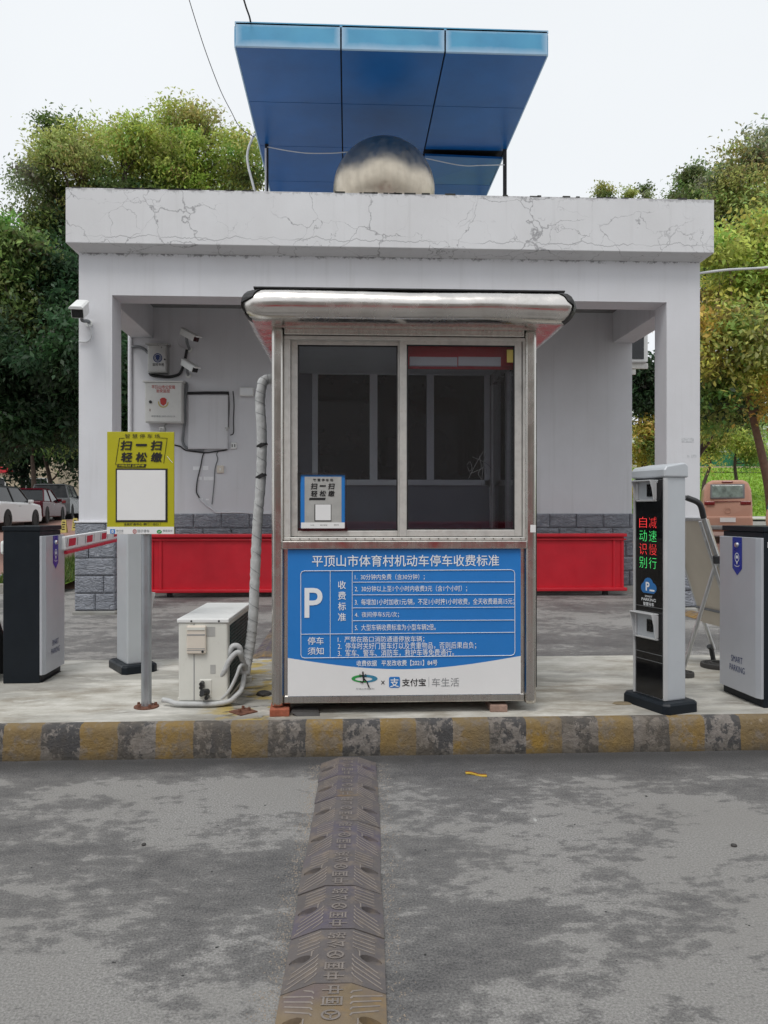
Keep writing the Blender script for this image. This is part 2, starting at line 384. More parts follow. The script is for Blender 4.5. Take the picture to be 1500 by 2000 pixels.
def concrete(name, a, b, yellow=False):
    m = NM(name, .85, 0, .3)
    f = m.noise(1.3, 10, .68, m.map((1, 2.2, 1)))
    c = m.mix(m.ramp(f, [(.36, 0.), (.6, 1.)]), a, b)
    st = m.ramp(m.noise(2.1, 9, .7, m.map((.7, 1.6, 1), (0, 0, .3), (5, 2, 0))), [(.46, 0.), (.62, 1.)])
    c = m.mix(m.math('MULTIPLY', st, .75), c, (.22, .19, .145))
    dmp = m.ramp(m.noise(1.1, 8, .66, m.map((.6, 1.8, 1), (0, 0, 0), (7, 7, 0))), [(.47, 0.), (.57, 1.)])
    c = m.mix(m.math('MULTIPLY', dmp, .55), c, (.20, .195, .18))
    wp = m.ramp(m.noise(3.4, 9, .7, m.map((1, 2.5, 1), (0, 0, 0), (1, 9, 0))), [(.60, 0.), (.66, 1.)])
    c = m.mix(m.math('MULTIPLY', wp, .5), c, (.62, .61, .57))
    if yellow:
        x, y, z = m.sep()
        cx = m.ramp(m.math('ABSOLUTE', m.math('ADD', x, .62)), [(.12, 1.), (.30, 0.)])
        yy = m.ramp(m.noise(4.5, 6, .6, m.map((1, 1.2, 1), (0, 0, 0), (0, 4, 0))), [(.50, 0.), (.57, 1.)])
        c = m.mix(m.math('MULTIPLY', m.math('MULTIPLY', cx, yy), .8), c, (.40, .29, .06))
        dk = m.ramp(m.noise(5.5, 8, .7, m.map((.7, 1.6, 1), (0, 0, 0), (8, 1, 0))), [(.52, 0.), (.6, 1.)])
        c = m.mix(m.math('MULTIPLY', m.math('MULTIPLY', cx, dk), .8), c, (.07, .07, .07))
    m.color(c); m.bump(m.noise(45, 6, .65), .35, .01)
    return m.m
MT['concrete'] = concrete('island_concrete', (.38, .365, .32), (.60, .585, .54), True)
MT['kerb_plain'] = concrete('kerb_concrete', (.25, .25, .24), (.36, .355, .33))
def kerb_mat():
    m = NM('painted_kerb', .8, 0, .3)
    x, y, z = m.sep()
    x0 = onY(155, 1440, 4.406).x; per = (onY(1447, 1440, 4.406).x-x0)/9.0
    wob = m.math('MULTIPLY', m.math('SUBTRACT', m.noise(9, 5, .7), .5), .03)
    ph = m.math('FRACT', m.math('ADD', m.math('DIVIDE', m.math('SUBTRACT', m.math('ADD', x, wob), x0), per), 40.0))
    isy = m.ramp(ph, [(.485, 1.), (.50, 0.)])
    yel = m.mix(m.ramp(m.noise(6, 7, .65), [(.3, 0.), (.7, 1.)]), (.24, .145, .034), (.34, .22, .055))
    yel = m.mix(m.math('MULTIPLY', m.ramp(m.noise(1.6, 6, .6), [(.38, 0.), (.6, 1.)]), .75), yel, (.19, .145, .085))
    chip = m.ramp(m.noise(11, 8, .72, m.map((1, 1, .8))), [(.485, 0.), (.525, 1.)])
    gr = m.mix(m.ramp(m.noise(30, 5, .6), [(.35, 0.), (.65, 1.)]), (.17, .155, .14), (.26, .235, .215))
    blk = m.mix(chip, (.075, .073, .074), gr)
    ych = m.ramp(m.noise(7.5, 9, .72, m.map((1, 1, 1), (0, 0, 0), (3, 3, 3))), [(.50, 0.), (.58, 1.)])
    yel = m.mix(m.math('MULTIPLY', ych, .6), yel, gr)
    c = m.mix(isy, blk, yel)
    c = m.mix(m.math('MULTIPLY', m.ramp(m.noise(2.4, 7, .65, m.map((1, 1, .6), (0, 0, 0), (6, 1, 2))), [(.44, 0.), (.62, 1.)]), .6), c, (.15, .125, .095))
    c = m.mix(m.math('MULTIPLY', m.ramp(m.noise(22, 6, .7), [(.60, 0.), (.68, 1.)]), .55), c, (.33, .29, .24))
    dirt = m.ramp(m.math('ADD', z, m.math('MULTIPLY', m.noise(8, 6, .7), .06)), [(.02, 1.), (.085, 0.)])
    c = m.mix(m.math('MULTIPLY', dirt, .7), c, (.06, .055, .045))
    m.color(c); m.bump(m.noise(38, 8, .7), .8, .02)
    return m.m
MT['kerb'] = kerb_mat()
def paving():
    m = NM('red_brick_paving', .8, 0, .3)
    b = m.n('ShaderNodeTexBrick'); m.l(m.co, b.inputs['Vector']); b.inputs['Scale'].default_value = 4
    b.inputs['Color1'].default_value = (.27, .12, .09, 1); b.inputs['Color2'].default_value = (.33, .17, .13, 1); b.inputs['Mortar'].default_value = (.22, .18, .16, 1)
    c = m.mix(m.math('MULTIPLY', m.noise(1.2, 5, .6), .5), b.outputs['Color'], (.30, .22, .19))
    m.color(c); return m.m
MT['paving'] = paving()
MT['soil'] = mat('bare_soil', (.20, .16, .10), .95, 0, .3, 3, .4, 20)
MT['lawn'] = mat('lawn_ground', (.17, .30, .03), .95, 0, .35, 1.4, .5, 12)
def leaf_mat():
    m = NM('leaves', .45, 0, .4)
    a = m.n('ShaderNodeAttribute'); a.attribute_name = 'tint'
    tr = m.n('ShaderNodeBsdfTranslucent'); m.l(a.outputs['Color'], tr.inputs['Color']); m.l(a.outputs['Color'], m.b.inputs['Base Color'])
    ms = m.n('ShaderNodeMixShader'); ms.inputs[0].default_value = .5
    m.l(m.b.outputs[0], ms.inputs[1]); m.l(tr.outputs[0], ms.inputs[2]); m.l(ms.outputs[0], m.out.inputs[0])
    return m.m
MT['leaf'] = leaf_mat()
MT['bark'] = mat('bark', (.075, .055, .042), .9, 0, .3, 9, .8, 26)
MT['bark_brown'] = mat('bark_brown', (.20, .125, .09), .9, 0, .25, 9, .6, 26)
def glass(name, tint, ior=1.45):
    m = NM(name)
    t = m.n('ShaderNodeBsdfTransparent'); t.inputs[0].default_value = (*tint, 1)
    g = m.n('ShaderNodeBsdfGlossy'); g.inputs['Roughness'].default_value = .015; g.inputs['Color'].default_value = (.9, .9, .9, 1)
    fr = m.n('ShaderNodeFresnel'); fr.inputs[0].default_value = ior
    ms = m.n('ShaderNodeMixShader'); m.l(fr.outputs[0], ms.inputs[0]); m.l(t.outputs[0], ms.inputs[1]); m.l(g.outputs[0], ms.inputs[2]); m.l(ms.outputs[0], m.out.inputs[0])
    return m.m
MT['glass'] = glass('tinted_glass', (.90, .92, .95))
MT['side_glass'] = glass('tinted_side_glass', (.72, .73, .75))
MT['film'] = glass('sun_film', (.74, .73, .77), 1.2)
MT['dark_glass'] = mat('dark_window_glass', (.012, .013, .016), .06, 0, .2, 3)
MT['car_glass'] = mat('car_glass', (.012, .014, .016), .08, 0, .1, 3, spec=.25)
def blue_sheet(name, c, edge):
    m = NM(name, .35, 0, .4)
    cc = m.mix(m.ramp(m.noise(1.3, 6, .6), [(.3, 0.), (.7, 1.)]), tuple(x*.85 for x in c), tuple(min(1, x*1.12) for x in c))
    if edge:      # chalky weathering of the front sheets, palest near their borders
        gx, gy, gz = m.sep(m.n('ShaderNodeTexCoord').outputs['Generated'])
        bx = m.math('MULTIPLY', m.math('MINIMUM', gx, m.math('SUBTRACT', 1.0, gx)), 4.3)
        bz = m.math('MINIMUM', gz, m.math('MULTIPLY', m.math('SUBTRACT', 1.0, gz), 1.6))
        ed = m.math('ADD', m.math('MINIMUM', bx, bz), m.math('MULTIPLY', m.math('SUBTRACT', m.noise(3, 5, .6), .5), .28))
        st = m.ramp(m.noise(1.2, 4, .5), [(.35, 0.), (.65, 1.)])
        cc = m.mix(m.math('MULTIPLY', st, .45), cc, (.12, .42, .60))
        cc = m.mix(m.ramp(ed, [(.0, .85), (.30, 0.)]), cc, (.40, .55, .70))
    else:
        st = m.ramp(m.noise(16, 7, .7, m.map((1, .25, 1))), [(.66, 0.), (.74, 1.)])
        cc = m.mix(m.math('MULTIPLY', st, .12), cc, (.2, .3, .45))
    m.color(cc); return m.m
MT['blue_sheet'] = blue_sheet('blue_sheet', (.006, .10, .32), False)
MT['blue_fascia'] = blue_sheet('blue_fascia', (.07, .29, .50), True)

# ================================================================== GROUND
def hgt(y): return 0.0 if y < 15 else (0.05*(y-15) if y < 36 else 1.05)
mb = MB()
xs = [-400, -60, -30, -15, -8, -4, -2, 0, 2, 4, 8, 15, 30, 60, 400]
ys = [-300, -60, -20, -8, -3, 0, 3, 4.4, 6.3, 8, 10, 12, 15, 20, 25, 30, 36, 60, 120, 800]
for y in ys:
    for x in xs: mb.v.append((x, y, hgt(y)))
nx = len(xs)
for j in range(len(ys)-1):
    for i in range(nx-1): mb.f.append((j*nx+i, j*nx+i+1, (j+1)*nx+i+1, (j+1)*nx+i))
tag(mb.build('road', MT['asphalt']), kind='structure')
# brick paving beyond the gatehouse, rising gently
PV0 = 14.2
def sheet(name, x0, x1, ya, yb, lift, m, kind='structure'):
    q = MB(); yy = [ya]+[y for y in (15, 20, 25, 30, 36) if ya < y < yb]+[yb]
    for a, b in zip(yy[:-1], yy[1:]):
        q.quad((x0, a, hgt(a)+lift), (x1, a, hgt(a)+lift), (x1, b, hgt(b)+lift), (x0, b, hgt(b)+lift))
    return tag(q.build(name, m), kind=kind)
sheet('brick_paving', -40, -4.75, PV0, 36, .006, MT['paving'])
sheet('brick_paving', 4.9, 40, 14.6, 31, .006, MT['paving'])
MT['line_white'] = mat('road_paint', (.55, .55, .53), .7, 0, .1, 8, dirt=.5, dcol=(.3, .25, .2))
for y in (16.4, 18.6):
    sheet('painted_line', 6.2, 13, y, y+.16, .012, MT['line_white'])
sheet('pavement', 4.9, 40, 31.0, 33.6, .05, MT['kerb_plain'])
sheet('pavement', 4.9, 40, 33.7, 35.6, .16, mat('pale_pavement', (.5, .48, .45), .85, 0, .08, 3))
# lawn bank
mb = MB()
for a, b in (((36, 1.22), (40, 2.35)), ((40, 2.35), (45, 3.95)), ((45, 3.95), (49, 4.35)), ((49, 4.35), (90, 4.4))):
    for x0, x1 in ((4, 14), (14, 24), (24, 60)):
        mb.quad((x0, a[0], a[1]), (x1, a[0], a[1]), (x1, b[0], b[1]), (x0, b[0], b[1]))
mb.quad((4, 36, .9), (60, 36, .9), (60, 36, 1.22), (4, 36, 1.22))
tag(mb.build('lawn_bank', MT['lawn']), kind='structure')
mb = MB().quad((4.5, 44.2, 3.74), (40, 44.2, 3.74), (40, 48.6, 4.36), (4.5, 48.6, 4.36))
tag(mb.build('bare_soil_strip', MT['soil']), kind='structure')
# planting bed at the left of the gatehouse, with its kerb
BX0, BX1, BY0, BY1 = -6.35, -4.95, 13.4, 19.0
mb = MB().box(BX0, BX1, BY0, BY0+.13, -.02, .17).box(BX0, BX0+.12, BY0+.13, BY1, -.02, .26)
tag(mb.build('bed_kerb', MT['kerb_plain'], bevel=.015), kind='structure')
mb = MB().quad((BX0+.12, BY0+.13, .13), (BX1, BY0+.13, .13), (BX1, BY1, .40), (BX0+.12, BY1, .40))
tag(mb.build('planting_bed', MT['lawn']), kind='structure')
def blades(name, n, fn, hmin, hmax, cols, label, seed, wid=.012):
    rg = np.random.default_rng(seed); P = np.array([fn(rg) for _ in range(n)])
    h = rg.uniform(hmin, hmax, n); a = rg.uniform(0, 2*PI, n); ln = rg.uniform(.1, .8, n)*h
    w = wid*rg.uniform(.7, 1.6, n)
    dx, dy = np.cos(a), np.sin(a); v = np.zeros((n, 3, 3))
    v[:, 0] = P+np.stack([-dy*w, dx*w, 0*w], 1); v[:, 1] = P-np.stack([-dy*w, dx*w, 0*w], 1)
    v[:, 2] = P+np.stack([dx*ln, dy*ln, h], 1)
    me = bpy.data.meshes.new(name); me.from_pydata(v.reshape(-1, 3).tolist(), [], np.arange(3*n).reshape(-1, 3).tolist())
    cl = np.array(cols)[rg.integers(0, len(cols), n)]*rg.uniform(.7, 1.3, (n, 1))
    ca = me.color_attributes.new('tint', 'FLOAT_COLOR', 'POINT')
    ca.data.foreach_set('color', np.concatenate([np.repeat(cl, 3, 0), np.ones((3*n, 1))], 1).astype('f').ravel())
    return tag(link(name, me, MT['leaf']), label, 'grass', kind='stuff')
def bedpt(rg):
    x = rg.uniform(BX0+.13, BX1); y = rg.uniform(BY0+.14, BY1); return (x, y, .13+.27*(y-BY0-.13)/(BY1-BY0-.13))
blades('grass', 6000, bedpt, .05, .2, [(.07, .14, .02), (.13, .2, .04), (.18, .19, .07), (.05, .1, .02)], 'short rough grass filling the kerbed bed left of the gatehouse', 3)
def lawnpt(rg):
    x = rg.uniform(9, 26); y = rg.uniform(36, 45.5)
    z = np.interp(y, [36, 40, 45, 49], [1.22, 2.35, 3.95, 4.35]); return (x, y, z)
blades('grass', 16000, lawnpt, .05, .16, [(.22, .38, .03), (.28, .44, .04), (.17, .31, .03), (.32, .42, .07)], 'bright mown grass on the sloping lawn bank', 4, .03)

# ================================================================== TRAFFIC ISLAND
KV = 4.406; IZ = 0.195; IB = 6.35
mb = MB(); rg = random.Random(5)
n = 120; x0, x1 = -4.2, 4.4
prof = []
rows = []
from mathutils import noise as mnoise
def nz(x, y, s): return mnoise.noise(Vector((x*s, y*s, 1.7)))
for i in range(n+1):
    x = x0+(x1-x0)*i/n
    e = nz(x, 0, 5)*.008+nz(x, 3, 18)*.004
    c = max(0, nz(x, 9, 7)-.25)*.03
    rows.append([(x, KV+e*.6, -.03), (x, KV+e, .05+e), (x, KV+.004-e, .14), (x, KV+.012+c*.4, IZ-.018-c*.4), (x, KV+.028+c, IZ-.003+e*.3), (x, KV+.075, IZ)])
m_ = len(rows[0])
for r in rows: mb.v += r
for i in range(n):
    for j in range(m_-1): mb.f.append((i*m_+j, (i+1)*m_+j, (i+1)*m_+j+1, i*m_+j+1))
tag(mb.build('kerb', MT['kerb'], smooth='all'), kind='structure')
mb = MB()
mb.hexa([(x0, KV+.075, -.03), (x1, KV+.075, -.03), (x1, IB, -.03), (x0, IB, -.03), (x0, KV+.075, IZ), (x1, KV+.075, IZ), (x1, IB, IZ), (x0, IB, IZ)])
tag(mb.build('traffic_island', MT['concrete'], bevel=.0), kind='structure')

# ================================================================== GATEHOUSE
GV = 10.68; WV = 13.2
lx0 = onY(154, 800, GV).x; lx1 = onY(219, 800, GV).x
rx0 = onY(1302, 800, GV).x; rx1 = onY(1367, 800, GV).x
LB = 4.37; PB = 4.99; PT = 5.745; CD = .42
G = empty('gatehouse', ((lx0+rx1)/2, GV, 0), 0, 'white plastered gatehouse portal with deep parapet, two columns and a recessed wall', 'building')
go = G.location
def gb(): return MB(go)
def stones(parent, x0, x1, yf, z0, z1, rowh, length, phase, face='y', th=.045):
    """cladding blocks, each its own piece: grid of bevelled slabs in running bond"""
    nrow = max(1, round((z1-z0)/rowh)); rh = (z1-z0)/nrow; out = []
    for r in range(nrow):
        zb = z0+r*rh; a = x0; k = phase[r % len(phase)]
        cuts = [x0]; c = x0+length*k
        while c < x1-.06:
            if c > x0+.06: cuts.append(c)
            c += length
        cuts.append(x1)
        for ca, cb in zip(cuts[:-1], cuts[1:]):
            g = .004; pr = rg.uniform(-.006, .008)
            u0, u1, w0, w1 = ca+g, cb-g, zb+g, zb+rh-g; b = .022
            if face == 'y':
                F = lambda u, w, d: (u, yf-d, w)
            elif face == 'x+':
                F = lambda u, w, d: (yf+d, u, w)
            else:
                F = lambda u, w, d: (yf-d, u, w)
            q = gb(); t = th+pr
            p = [F(u0, w0, 0), F(u1, w0, 0), F(u1, w1, 0), F(u0, w1, 0), F(u0, w0, t-.016), F(u1, w0, t-.016), F(u1, w1, t-.016), F(u0, w1, t-.016),
                 F(u0+b, w0+b, t), F(u1-b, w0+b, t), F(u1-b, w1-b, t), F(u0+b, w1-b, t)]
            q.add(p, [(3, 2, 1, 0), (0, 1, 5, 4), (1, 2, 6, 5), (2, 3, 7, 6), (3, 0, 4, 7), (4, 5, 9, 8), (5, 6, 10, 9), (6, 7, 11, 10), (7, 4, 8, 11), (8, 9, 10, 11)])
            out.append(q.build('stone', MT['stone'], parent))
    return out
for (a, b) in ((lx0, lx1), (rx0, rx1)):
    c = gb().box(a, b, GV, GV+CD, 0, PB+.1).build('column', MT['plaster_beam'], G)
    ph = [.45, .85, .78, .3, .8]
    stones(c, a-.045, b+.045, GV, .05, 1.25, .24, .46, [.6, .85, 1.3, .4, .9])
    stones(c, GV, GV+CD, b, .05, 1.25, .24, .46, [.5, 1.], 'x+')
    stones(c, GV, GV+CD, a, .05, 1.25, .24, .46, [.5, 1.], 'x-')
    gb().box(a-.07, b+.07, GV-.07, GV+CD+.07, -.02, .05).build('footing', MT['kerb_plain'], c, bevel=.02)
    gb().box(a-.05, b+.05, GV-.05, GV+CD+.05, 1.252, 1.275).build('coping', MT['plaster'], c, bevel=.006)
# beams
gb().box(lx1, rx0, GV, GV+CD-.003, LB, PB+.1).build('lintel', MT['plaster_beam'], G)
for (a, b) in ((lx0, lx0+.38), (rx1-.38, rx1)):
    gb().box(a+.004, b-.004, GV+CD-.003, WV, LB-.02, PB).build('side_beam', MT['plaster'], G, bevel=.01)
gb().box(lx0+.3, rx1-.3, GV+CD-.05, WV+.05, PB-.12, PB+.05).build('ceiling', mat('darkened_ceiling', (.22, .22, .22), .9), G)  # ceiling colour darkened to cut bounce onto the recessed wall
# recessed room
wx0 = lx0-.02; wx1 = rx1-.03
wall = gb().box(wx0, wx1, WV, WV+.24, 0, PB).build('wall', MT['plaster'], G, bevel=.01)
gb().box(wx0, wx0+.24, WV+.24, 19, 0, PB).build('side_wall', MT['plaster'], G)
gb().box(wx1-.24, wx1, WV+.24, 19, 0, PB).build('side_wall', MT['plaster'], G)
gb().box(wx0+.24, wx1-.24, 18.76, 19, 0, PB).build('back_wall', MT['plaster'], G)
stones(wall, wx0-.03, wx1+.03, WV, .12, 1.375, .25, .47, [.35, .85, .2, .7, .35])
gb().box(wx0-.04, wx1+.04, WV-.06, WV, -.02, .118).build('plinth', MT['kerb_plain'], wall, bevel=.01)
# parapet: sloped soffit then an upstand all round
OV = .22; TH = .16
px0, px1, py0, py1 = lx0-.1, rx1+.1, GV-OV, 19.2
def ring(i, z): return [(px0+i, py0+i, z), (px1-i, py0+i, z), (px1-i, py1-i, z), (px0+i, py1-i, z)]
par = gb()
par.loft([[(lx0+.02, GV+.02, PB-.05), (rx1-.02, GV+.02, PB-.05), (rx1-.02, py1-.2, PB-.05), (lx0+.02, py1-.2, PB-.05)], ring(0, PB+.015), ring(0, PT), ring(TH, PT), ring(TH, PB+.45)])
par.build('parapet', MT['plaster_crack'], G, bevel=.008)
# black moss crust on top edge (uneven lumps)
mb = gb()
for k in range(46):
    x = rg.choice([rg.uniform(px0, px0+2.2), rg.uniform(px0, px1)]); w = rg.uniform(.03, .16)
    mb.box(x, x+w, py0-.004, py0+.05, PT-.006, PT+rg.uniform(.004, .016))
mb.build('moss_crust', mat('dry_moss', (.05, .05, .045), .95, 0, .3, 20), G)

# ---- blue canopy on the roof
CV = 11.2; CZ = 8.13; CT = 8.47
cx0 = onY(459, 95, CV).x; cx1 = onY(1070, 104, CV).x
RZ = PB+.45
BC = empty('roof_canopy', ((cx0+cx1)/2, CV, RZ), 0, 'flat blue sheet metal canopy on thin posts above the gatehouse roof', 'canopy')
bo = BC.location
cuts = [cx0, cx0+(cx1-cx0)*.3345, cx0+(cx1-cx0)*.667, cx1]
yc = [CV+.012, 12.68, 14.2, 15.7, 17.2]
MT['seam'] = mat('seam_sealant', (.02, .02, .022), .8)
for i in range(3):
    a, b = cuts[i]+.012, cuts[i+1]-.012
    MB(bo).box(a, b, CV-.03, CV+.01, CZ-.005, CT).build('fascia_panel', MT['blue_fascia'], BC, bevel=.006)
    for j in range(4):
        g1 = .006
        z = CZ
        q = MB(bo)
        if i == 2 and j == 2:       # one sheet has dropped at its front edge
            q.hexa([(a, yc[j]+.04, z-.10), (b-.06, yc[j]+.04, z-.13), (b-.02, yc[j+1]-g1, z), (a, yc[j+1]-g1, z), (a, yc[j]+.04, z-.06), (b-.06, yc[j]+.04, z-.09), (b-.02, yc[j+1]-g1, z+.04), (a, yc[j+1]-g1, z+.04)])
        else:
            q.box(a, b, yc[j]+g1, yc[j+1]-g1, z, z+.04)
        q.build('soffit_panel', MT['blue_sheet'], BC)
MB(bo).box(cx0+.01, cx1-.01, CV+.03, 17.2, CZ+.045, CT-.03).build('roof_core', MT['seam'], BC)
MB(bo).box(cx0, cx1, CV-.03, 17.22, CT-.028, CT+.012).build('roof_sheet', MT['blue_fascia'], BC)
for s_ in (0, 1):
    x = cx0 if s_ == 0 else cx1
    MB(bo).box(x-.012, x+.008, CV+.012, 17.2, CZ+.002, CT-.03).build('side_fascia', MT['blue_fascia'], BC)
pl = onY(521, 330, 14.15); pr_ = onY(986, 330, 14.15)
for p, dx in ((pl, 0), (pr_, 0)):
    for yy in (14.15, 16.9):
        MB(bo).box(p.x-.03, p.x+.03, yy-.03, yy+.03, RZ-.01, CZ+.05).build('post', MT['seam'], BC)
wp = MB(bo).tube(spline([onY(497, 372, 14.0), onY(483, 310, 14.0), onY(492, 272, 14.0), onY(507, 254, 14.0)], 8), .022, 8).build('conduit', MT['cable_white'], BC, smooth=True)
MB(bo).cyl(onY(519, 290, 14.08), (onY(519, 380, 14.08).x, 14.08, RZ), .018).build('conduit', MT['cable_white'], BC, smooth=True)
# ---- steel ball
bc = onY(750, 374, 13.0); br = 99*13.0/1500
SB = empty('steel_ball', (bc.x, 13.0, RZ), 0, 'large stained stainless steel ball under the blue roof canopy', 'sphere')
mb = MB(SB.location); prof = [(br*math.sin(PI*k/28), bc.z-br*math.cos(PI*k/28)) for k in range(1, 28)]
mb.lathe(prof, (bc.x, 13.0, 0), 48).build('ball', MT['sphere_steel'], SB, smooth='all')
MB(SB.location).lathe([(.5, RZ-.01), (.5, RZ+.1), (.34, RZ+.13), (.30, bc.z-br+.12)], (bc.x, 13.0, 0), 28).build('pedestal', MT['plaster'], SB, smooth=True)
# string of wire under the canopy
w = spline([onY(523, 287, 14.1), onY(560, 294, 13.8), onY(600, 299, 13.7), onY(650, 299, 13.6), onY(700, 296, 13.5), onY(780, 300, 13.5), onY(835, 310, 13.7), onY(900, 323, 13.8), onY(940, 323, 13.9), onY(985, 322, 14.1)], 6)
tag(MB().tube(w, .009, 6).build('sagging_wire', MT['cable_white'], smooth=True), 'thin pale wire strung between the blue canopy posts', 'wire')
w = spline([onY(365, -15, 12), onY(385, 50, 12.3), onY(405, 110, 12.6), onY(430, 175, 13.0), onY(450, 215, 13.4), onY(470, 250, 13.7), onY(497, 268, 14.0)], 8)
tag(MB().tube(w, .007, 6).build('overhead_wire', MT['cable'], smooth=True), 'thin loose dark wire dropping across the sky to the canopy conduit', 'wire')
w = spline([onY(472, -15, 10.9), onY(481, 15, 11.0), onY(487, 32, 11.1), onY(490, 46, 11.2)], 8)
tag(MB().tube(w, .014, 6).build('overhead_cable', MT['cable'], smooth=True), 'thick dark cable dropping onto the front corner of the blue canopy', 'cable')
w = spline([(rx1-.004, GV+.2, onY(1367, 527, GV).z), onY(1420, 527, 11.3), onY(1500, 522, 12.3), onY(1600, 508, 13.6), onY(1800, 470, 16)], 8)
tag(MB().tube(w, .018, 8).build('service_cable', MT['cable_white'], smooth=True), 'pale twin cable running from the right gatehouse column past the yellow trees', 'cable')

# ================================================================== THINGS ON THE GATEHOUSE WALL
MT['box_white'] = mat('cabinet_white', (.62, .62, .60), .45, 0, .05, 4, dirt=.3, dcol=(.25, .2, .15), ds=9)
MT['box_steel'] = mat('cabinet_steel', (.42, .42, .41), .35, .6, .12, 5, dirt=.4, dcol=(.2, .17, .13), ds=8)
wf = WV-.002
def on_wall(px, py, d=0): return onY(px, py, WV-d)
def cabinet(name, pl_, pr, pt, pb, depth, m, label, lid):
    a = on_wall(pl_, pt, depth); b = on_wall(pr, pb, depth)
    E = empty(name, ((a.x+b.x)/2, wf, b.z), 0, label, 'cabinet'); o = E.location; yf = WV-depth
    MB(o).box(a.x, b.x, yf+.012, wf+.004, b.z, a.z-.02).build('body', m, E, bevel=.004)
    MB(o).box(a.x+.012, b.x-.012, yf, yf+.014, b.z+.015, a.z-.035).build('door', m, E, bevel=.004)
    MB(o).hexa([(a.x-lid, yf-lid*.8, a.z-.03), (b.x+lid, yf-lid*.8, a.z-.03), (b.x+lid*.6, wf, a.z-.02), (a.x-lid*.6, wf, a.z-.02), (a.x-lid, yf-lid*.8, a.z-.005), (b.x+lid, yf-lid*.8, a.z-.005), (b.x+lid*.6, wf, a.z+.03), (a.x-lid*.6, wf, a.z+.03)]).build('rain_hood', m, E, bevel=.003)
    return E, o, yf
def Fp(yf): return lambda u, w: (u, yf, w)
def rect(l, r, t, b, y):
    A = onY(l, t, y); B = onY(r, b, y); return (A.x, B.x, B.z, A.z)
E, o, yf = cabinet('control_cabinet', 288, 325, 670, 727, .22, MT['box_steel'], 'small brushed steel control box with blue badge below the wall cameras', .035)
q = MB(o); cxx = onY(308, 699, yf)
for rr, ri in ((.075, .060), (.052, .044)):
    o1 = ell(cxx.x, cxx.z, rr, rr*1.05); i1 = ell(cxx.x, cxx.z, ri, ri*1.05)
    b0 = len(q.v); q.add([(u, yf-.003, w_) for u, w_ in o1]+[(u, yf-.003, w_) for u, w_ in i1], [(k, (k+1) % 24, 24+(k+1) % 24, 24+k) for k in range(24)])
q.prism([(cxx.x-.035, cxx.z+.035), (cxx.x, cxx.z+.05), (cxx.x+.035, cxx.z+.035), (cxx.x+.03, cxx.z-.02), (cxx.x, cxx.z-.045), (cxx.x-.03, cxx.z-.02)], lambda u, v, a: (u, a, v), yf-.005, yf-.001)
q.build('badge', MT['ink_navy'], E)
MB(o).text('监控专用', rect(298, 320, 709, 715, yf), Fp(yf-.003), .01).build('lettering', MT['ink_black'], E)
p = onY(322, 702, yf); MB(o).cyl((p.x, yf-.012, p.z), (p.x, yf+.01, p.z), .014).build('lock', MT['black_plastic'], E)
E, o, yf = cabinet('police_cabinet', 283, 355, 743, 825, .24, MT['box_white'], 'white wall cabinet with red lettering and a red badge', .03)
q = MB(o)
q.text('平顶山市公安局', rect(296, 342, 752, 760, yf), Fp(yf-.003), .012)
q.text('治安监控', rect(305, 332, 760, 767, yf), Fp(yf-.003), .012)
q.build('lettering', MT['ink_red'], E)
MB(o).text('联系电话: 0375-3232118', rect(296, 342, 811, 815, yf), Fp(yf-.003), .01).build('phone_number', MT['ink_grey'], E)
c = onY(319, 785, yf); q = MB(o)
q.prism([(c.x-.055, c.z+.045), (c.x-.02, c.z+.07), (c.x+.02, c.z+.07), (c.x+.055, c.z+.045), (c.x+.045, c.z-.03), (c.x, c.z-.065), (c.x-.045, c.z-.03)], lambda u, v, a: (u, a, v), yf-.006, yf-.001)
bd = q.build('badge', MT['ink_red'], E)
q = MB(o)
o1 = ell(c.x, c.z-.005, .088, .092, 24, PI*.95, PI*2.05); i1 = ell(c.x, c.z-.005, .068, .072, 24, PI*.95, PI*2.05)
q.add([(u, yf-.003, w_) for u, w_ in o1]+[(u, yf-.003, w_) for u, w_ in i1], [(k, k+1, 25+k, 24+k) for k in range(23)])
q.build('wreath', mat('badge_gold', (.45, .36, .12), .4, .3), bd)
p = onY(294, 785, yf); MB(o).cyl((p.x, yf-.014, p.z), (p.x, yf+.01, p.z), .025).build('lock', MT['black_plastic'], E)
p = onY(293, 801, yf); MB(o).box(p.x-.006, p.x+.006, yf-.006, yf+.002, p.z-.02, p.z+.02).build('hasp', MT['rust'], E)
# painted flush cabinet with pipe along its top
a = on_wall(367, 771, .08); b = on_wall(445, 877, .08); yf = WV-.08
E = empty('painted_cabinet', ((a.x+b.x)/2, wf, b.z), 0, 'flat wall cabinet painted like the wall with a padlock at its right edge', 'cabinet'); o = E.location
MB(o).box(a.x, b.x, yf+.01, wf+.004, b.z, a.z).build('body', MT['plaster'], E, bevel=.004)
MB(o).box(a.x+.012, b.x-.012, yf, yf+.012, b.z+.015, a.z-.015).build('door', MT['plaster'], E, bevel=.003)
p = onY(443, 836, yf); MB(o).box(p.x-.03, p.x+.05, yf-.012, yf+.002, p.z-.012, p.z+.012).box(p.x-.012, p.x+.016, yf-.03, yf-.013, p.z-.05, p.z-.01).build('padlock', MT['box_steel'], E, bevel=.004)
def wire(name, pts, r, m, label, d=.02, cat='cable', n=6):
    w_ = spline([on_wall(x, y, max(d, r)) for x, y in pts], 6)
    return tag(MB().tube(w_, r, 8).build(name, m, smooth=True), label, cat)
wire('conduit_pipe', [(366, 768), (400, 767), (443, 767), (446, 767)], .022, MT['cable'], 'black conduit along the top of the painted wall cabinet', .03)
wire('conduit_pipe', [(446, 768), (447, 790), (446, 820), (446, 836)], .012, MT['cable'], 'thin black conduit down the right side of the painted cabinet', .02)
